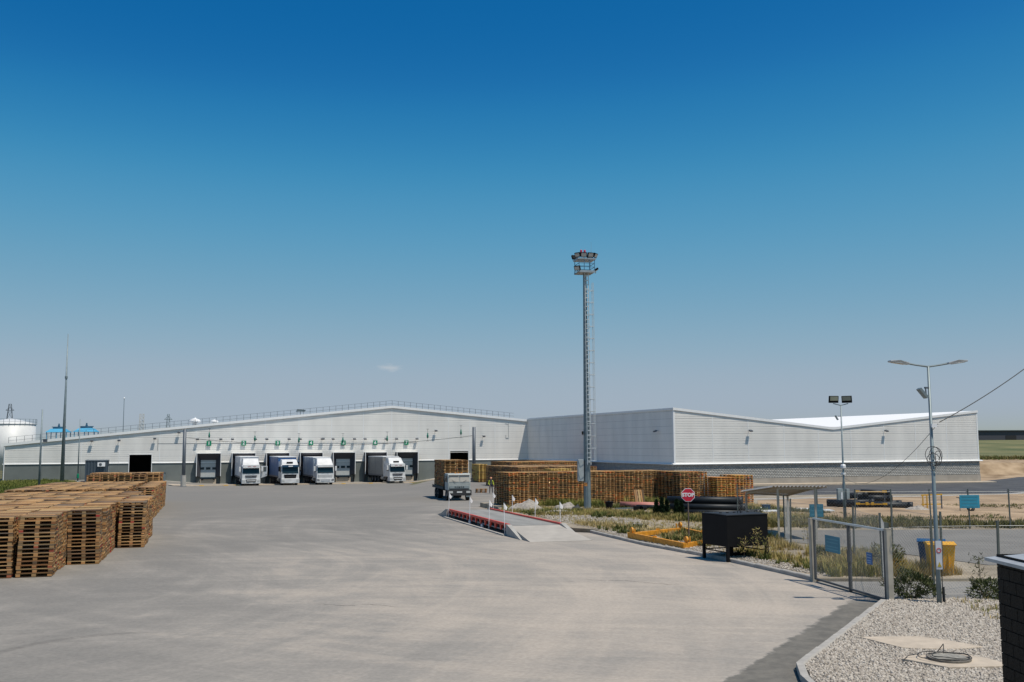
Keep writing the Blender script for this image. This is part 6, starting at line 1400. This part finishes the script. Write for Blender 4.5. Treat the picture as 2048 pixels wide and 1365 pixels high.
def tufts(name, pts, zf, hlo, hhi, spread, nb, m, label, tonef=None, width=0.018):
    """grass tufts: nb bent blades each, three triangles per blade"""
    n = len(pts); N_ = n*nb
    P = np.repeat(np.array([(x, y, zf(x, y)) for x, y in pts]), nb, 0)
    hs = np.repeat(RNG.uniform(hlo, hhi, n), nb) * RNG.uniform(0.55, 1.15, N_)
    sp = np.repeat(RNG.uniform(0.6, 1.3, n)*spread, nb)
    a = RNG.uniform(0, 6.283, N_); rr = np.sqrt(RNG.uniform(0,1,N_))*sp
    base = P + np.stack([np.cos(a)*rr*0.6, np.sin(a)*rr*0.6, np.zeros(N_)-0.02], -1)
    lean = RNG.uniform(0.1, 0.6, N_)*hs; d = np.stack([np.cos(a), np.sin(a), np.zeros(N_)], -1); w = np.stack([-np.sin(a), np.cos(a), np.zeros(N_)], -1)*(width*RNG.uniform(0.6,1.5,N_))[:,None]
    up = np.array([0,0,1.0])[None]
    mid = base + d*(lean*0.35)[:,None] + up*(hs*0.55)[:,None]; tip = base + d*lean[:,None] + up*hs[:,None]
    V = np.stack([base-w, base+w, mid-w*0.8, mid+w*0.8, tip], 1).reshape(-1,3)
    F = (np.array([(0,1,3),(0,3,2),(2,3,4)])[None] + (np.arange(N_)*5)[:,None,None]).reshape(-1,3)
    tn = RNG.uniform(0, 0.86, n) if tonef is None else np.array([min(0.86, max(0, tonef(x,y) + random.uniform(-0.22,0.22))) for x, y in pts])
    return stuff(raw_mesh(name, V, F, [m], None, np.repeat(np.repeat(tn, nb), 5)), label)
def nz(x, y, s=1.0, o=0): return 0.5 + 0.25*(math.sin(x*0.9*s+o)*math.cos(y*0.7*s+1.3*o) + math.sin(x*0.37*s+y*0.53*s+o*2)) 
tufts('left_grass', scatter([(-25.5,46),(-42,100),(-55,130),(-66,150),(-72,156),(-78,150),(-70,110),(-50,70),(-32,44)], 14000), lambda x,y: gz(x,y)+0.06, 0.15, 0.42, 0.3, 6, GRASS, 'short green grass on the bank left of the pallets', lambda x,y: 0.15+0.55*nz(x,y,0.4), 0.035)
weed_poly = [(4.3,58.5),(7.2,50),(9.2,43.6),(10.6,37.5),(11,35.2),(13.2,36),(13,46),(13.2,52),(15,58),(19,60),(21,66),(20,79),(12,80),(4,79),(-0.6,79),(-0.9,74.5),(2.6,63)]
def wkeep(x, y):
    kx = 6.4 + (48.7-y)*0.30
    d = x - (4.42 + (57.0-y)*0.262) if y < 57 else 9
    return nz(x,y,0.8,1) > 0.46 + (0.35 if 0 < d < 1.6 else 0) - (0.12 if y < 45 else 0)
tufts('dry_weeds', scatter(weed_poly, 7000, wkeep), vz, 0.1, 0.36, 0.26, 10, WEED, 'dry yellow-green weeds over the waste ground', lambda x,y: 0.36 + 0.5*nz(x,y,0.5,2), 0.011)
tufts('low_weeds', scatter(weed_poly, 4500), vz, 0.06, 0.2, 0.2, 6, WEED, 'low sparse dry grass over the waste ground', lambda x,y: 0.5+0.3*nz(x,y,0.5,3), 0.012)
tufts('pallet_foot_weeds', scatter([(-0.6,79.4),(-0.2,80.0),(12.5,84.3),(13,82.5),(8,79),(3,77.5)], 300, lambda x,y: nz(x,y,1.6)>0.55), vz, 0.25, 0.7, 0.35, 14, WEED, 'tall green weeds at the foot of the pallet wall', lambda x,y: 0.1+0.3*nz(x,y,1.2,1), 0.02)
tufts('roadside_scrub', scatter([(13.6,57.5),(16.8,56.9),(30,56.2),(60,56),(60,60.5),(22,61.3),(16,62),(14,60)], 2100, lambda x,y: nz(x,y,0.7,3)>0.36), vz, 0.15, 0.5, 0.45, 12, OLIVE, 'olive scrub along the far fence', lambda x,y: 0.2+0.6*nz(x,y,0.6,2), 0.018)
tufts('fence_weeds', scatter([(11,35),(13.4,34.9),(15.6,35.2),(15.4,38.3),(14.6,42),(12.9,44),(11.5,40)], 1100, lambda x,y: nz(x,y,1.1,4)>0.34), vz, 0.18, 0.55, 0.28, 12, WEED, 'dry weeds behind the gate', lambda x,y: 0.25+0.45*nz(x,y,0.9,5), 0.012)
tufts('sand_weeds', scatter([(18,63),(60,62),(60,80),(30,78),(22,76)], 1800, lambda x,y: nz(x,y,0.5,6)>0.54), vz, 0.05, 0.22, 0.4, 8, OLIVE, 'patchy low weeds on the sandy lot', None, 0.025)
tufts('bank_weeds', scatter([(75,196),(150,200),(170,262),(95,262)], 1500, lambda x,y: y>232), tz, 0.3, 0.9, 0.9, 6, OLIVE, 'scrub in the ditch beyond the sand bank', None, 0.08)
tufts('leafy_weeds', scatter(weed_poly, 1100, lambda x,y: nz(x,y,1.0,7)>0.6), vz, 0.1, 0.4, 0.3, 14, OLIVE, 'broad-leaved green weeds among the dry grass', lambda x,y: 0.3*nz(x,y,1,2)+0.1, 0.03)
tufts('gravel_weeds', scatter([(12.0,25),(13.2,25.6),(14.2,28.2),(13.9,29.6),(12.8,29.6)], 60), GBZ, 0.05, 0.2, 0.15, 8, WEED, 'sparse weeds at the right edge of the gravel', None, 0.01)
def bush(name, lab, x, y, z, rx, ry, h, n, m, ls=0.05, cat='shrub', grp=None, stems=7):
    t = thing(name, lab, cat, (x,y,z), 0, grp)
    u = RNG.normal(size=(n,3)); u /= np.linalg.norm(u,axis=1)[:,None]; r = RNG.uniform(0.35,1.05,n)**0.6
    lob = 1 + 0.25*np.sin(u[:,0]*5+u[:,2]*4+x) ; c = u*(r*lob)[:,None]*np.array([rx,ry,h*0.55]) + np.array([0,0,h*0.5]); c[:,2] = np.maximum(c[:,2], 0.02)
    d = u + RNG.normal(size=(n,3))*0.6 + np.array([0,0,0.5]); d /= np.linalg.norm(d,axis=1)[:,None]
    w = np.cross(d, RNG.normal(size=(n,3))); w /= np.linalg.norm(w,axis=1)[:,None]; s = RNG.uniform(0.6,1.4,n)[:,None]*ls
    V = np.stack([c-w*s*0.3, c+w*s*0.3, c+d*s*1.6+w*s*0.1, c+d*s*1.7-w*s*0.1],1).reshape(-1,3); F = np.array([(0,1,2,3)]) + (np.arange(n)*4)[:,None]
    raw_mesh('foliage', V, F, [m], None, np.repeat(RNG.uniform(0,0.86,n),4), t)
    mb = MB()
    for k in range(stems):
        a = random.uniform(0,6.28); mb.tube((0,0,-0.05),(math.cos(a)*rx*0.6,math.sin(a)*ry*0.6,h*random.uniform(0.5,0.85)),0.012,0.004,5)
    mb.build('stem', mat('twig_brown',(0.12,0.085,0.05),0.9), t); return t
bush('shrub', 'dark green low shrub behind the gravel bed beside the near gate post', 11.85, 30.1, gz(11.8,30)+0.08, 0.75, 0.5, 0.75, 2600, SHRUB, 0.05)
bush('shrub', 'ragged green shrub at the right end of the gravel bed', 13.9, 29.9, gz(13.9,29.9)+0.08, 0.45, 0.4, 0.55, 1200, SHRUB, 0.05)
bush('shrub', 'small bush with yellow blossom at the foot of the gate fence', 13.35, 35.6, vz(13.3,35.6), 0.42, 0.35, 0.6, 900, leaf_mat('yellow_bloom',[(0,(0.05,0.07,0.02)),(0.5,(0.1,0.1,0.03)),(0.7,(0.5,0.3,0.03)),(1,(0.55,0.3,0.02))]), 0.05)
bush('shrub', 'round dark scrub bush left of the blue bin', 13.75, 37.3, vz(13.7,37), 0.6, 0.5, 0.85, 1800, OLIVE, 0.05)
bush('shrub', 'round dark bush behind the blue gate sign', 12.35, 40.6, vz(12.3,40.6), 0.35, 0.35, 0.5, 700, SHRUB, 0.05)
bush('shrub', 'green weedy clump at the foot of the stop sign', 8.85, 47.2, vz(8.8,47), 0.75, 0.7, 0.45, 1500, OLIVE, 0.06)
def stalk(lab, x, y, z, h, m, n=60):
    t = thing('tall_weed', lab, 'weed', (x,y,z), 0, 'tall single weeds'); mb = MB(); q = Vector((0,0,0)); pts = [(0,0,-0.05),(0.03,0.02,h*0.5),(0.0,0.05,h)]
    mb.path(pts, 0.008, 5)
    for k in range(9):
        f = 0.35+0.6*k/9; a = random.uniform(0,6.28); mb.tube((0.02,0.03*f,h*f),(0.02+math.cos(a)*0.16,0.03*f+math.sin(a)*0.16,h*f+0.18),0.005,0.003,4)
    mb.build('stem', mat('twig_brown',(0.12,0.085,0.05),0.9), t)
    c = np.stack([RNG.normal(0,0.11,n),RNG.normal(0.04,0.11,n),RNG.uniform(0.4,1.12,n)*h],-1); d = RNG.normal(size=(n,3)); d[:,2] += 0.8; d /= np.linalg.norm(d,axis=1)[:,None]; w = np.cross(d,RNG.normal(size=(n,3))); w/=np.linalg.norm(w,axis=1)[:,None]
    V = np.stack([c-w*0.012,c+w*0.012,c+d*0.09+w*0.005,c+d*0.09-w*0.005],1).reshape(-1,3); raw_mesh('leaves', V, np.array([(0,1,2,3)])+(np.arange(n)*4)[:,None], [m], None, np.repeat(RNG.uniform(0,0.86,n),4), t)
stalk('tall dry weed head in front of the black steel box', 9.9, 41.0, vz(9.9,41), 1.1, WEED, 120)
stalk('thin weed stalk left of the tall dry one before the black box', 9.35, 41.0, vz(9.3,41), 0.75, WEED)
stalk('thin weed stalk near the right leg of the black box', 10.25, 40.9, vz(10.2,41), 0.8, WEED)
stalk('tall spindly weed rising at the right end of the gravel bed', 13.75, 29.9, gz(13.7,29.9)+0.08, 1.15, SHRUB, 90)
stalk('spindly weed between the gate and the far fence', 13.0, 44.6, vz(13,44.6), 1.0, WEED, 80)
def conifer(lab, x, y, h, r):
    t = thing('conifer', lab, 'conifer', (x,y,vz(x,y)), 0, 'young conifers'); n = 900
    f = RNG.uniform(0.02,1,n); a = RNG.uniform(0,6.28,n); rad = r*(1-f)**0.65*(0.75+0.3*np.sin(a*3+f*14))*RNG.uniform(0.5,1.05,n)
    c = np.stack([np.cos(a)*rad,np.sin(a)*rad,f*h],-1); d = np.stack([np.cos(a)*0.6,np.sin(a)*0.6,np.full(n,0.9)],-1)+RNG.normal(size=(n,3))*0.3; d/=np.linalg.norm(d,axis=1)[:,None]; w=np.cross(d,RNG.normal(size=(n,3))); w/=np.linalg.norm(w,axis=1)[:,None]
    V = np.stack([c-w*0.02,c+w*0.02,c+d*0.13+w*0.01,c+d*0.14-w*0.01],1).reshape(-1,3); raw_mesh('crown', V, np.array([(0,1,2,3)])+(np.arange(n)*4)[:,None], [CONIF], None, np.repeat(RNG.uniform(0,0.86,n),4), t)
    MB().tube((0,0,-0.1),(0,0,h*0.8),0.035,0.01,6).build('trunk', mat('bark',(0.08,0.055,0.035),0.9), t)
for x, y, h, w in ((9.45,66.3,1.0,'leftmost of five before the black pipes'),(9.8,66.2,1.15,'second from the left before the black pipes'),(10.15,66.3,1.0,'third from the left before the black pipes'),(10.75,66.0,1.05,'second from the right before the black pipes'),(11.05,66.1,0.95,'rightmost of five before the black pipes')):
    conifer('small dark green conifer, ' + w, x, y, h, 0.24)
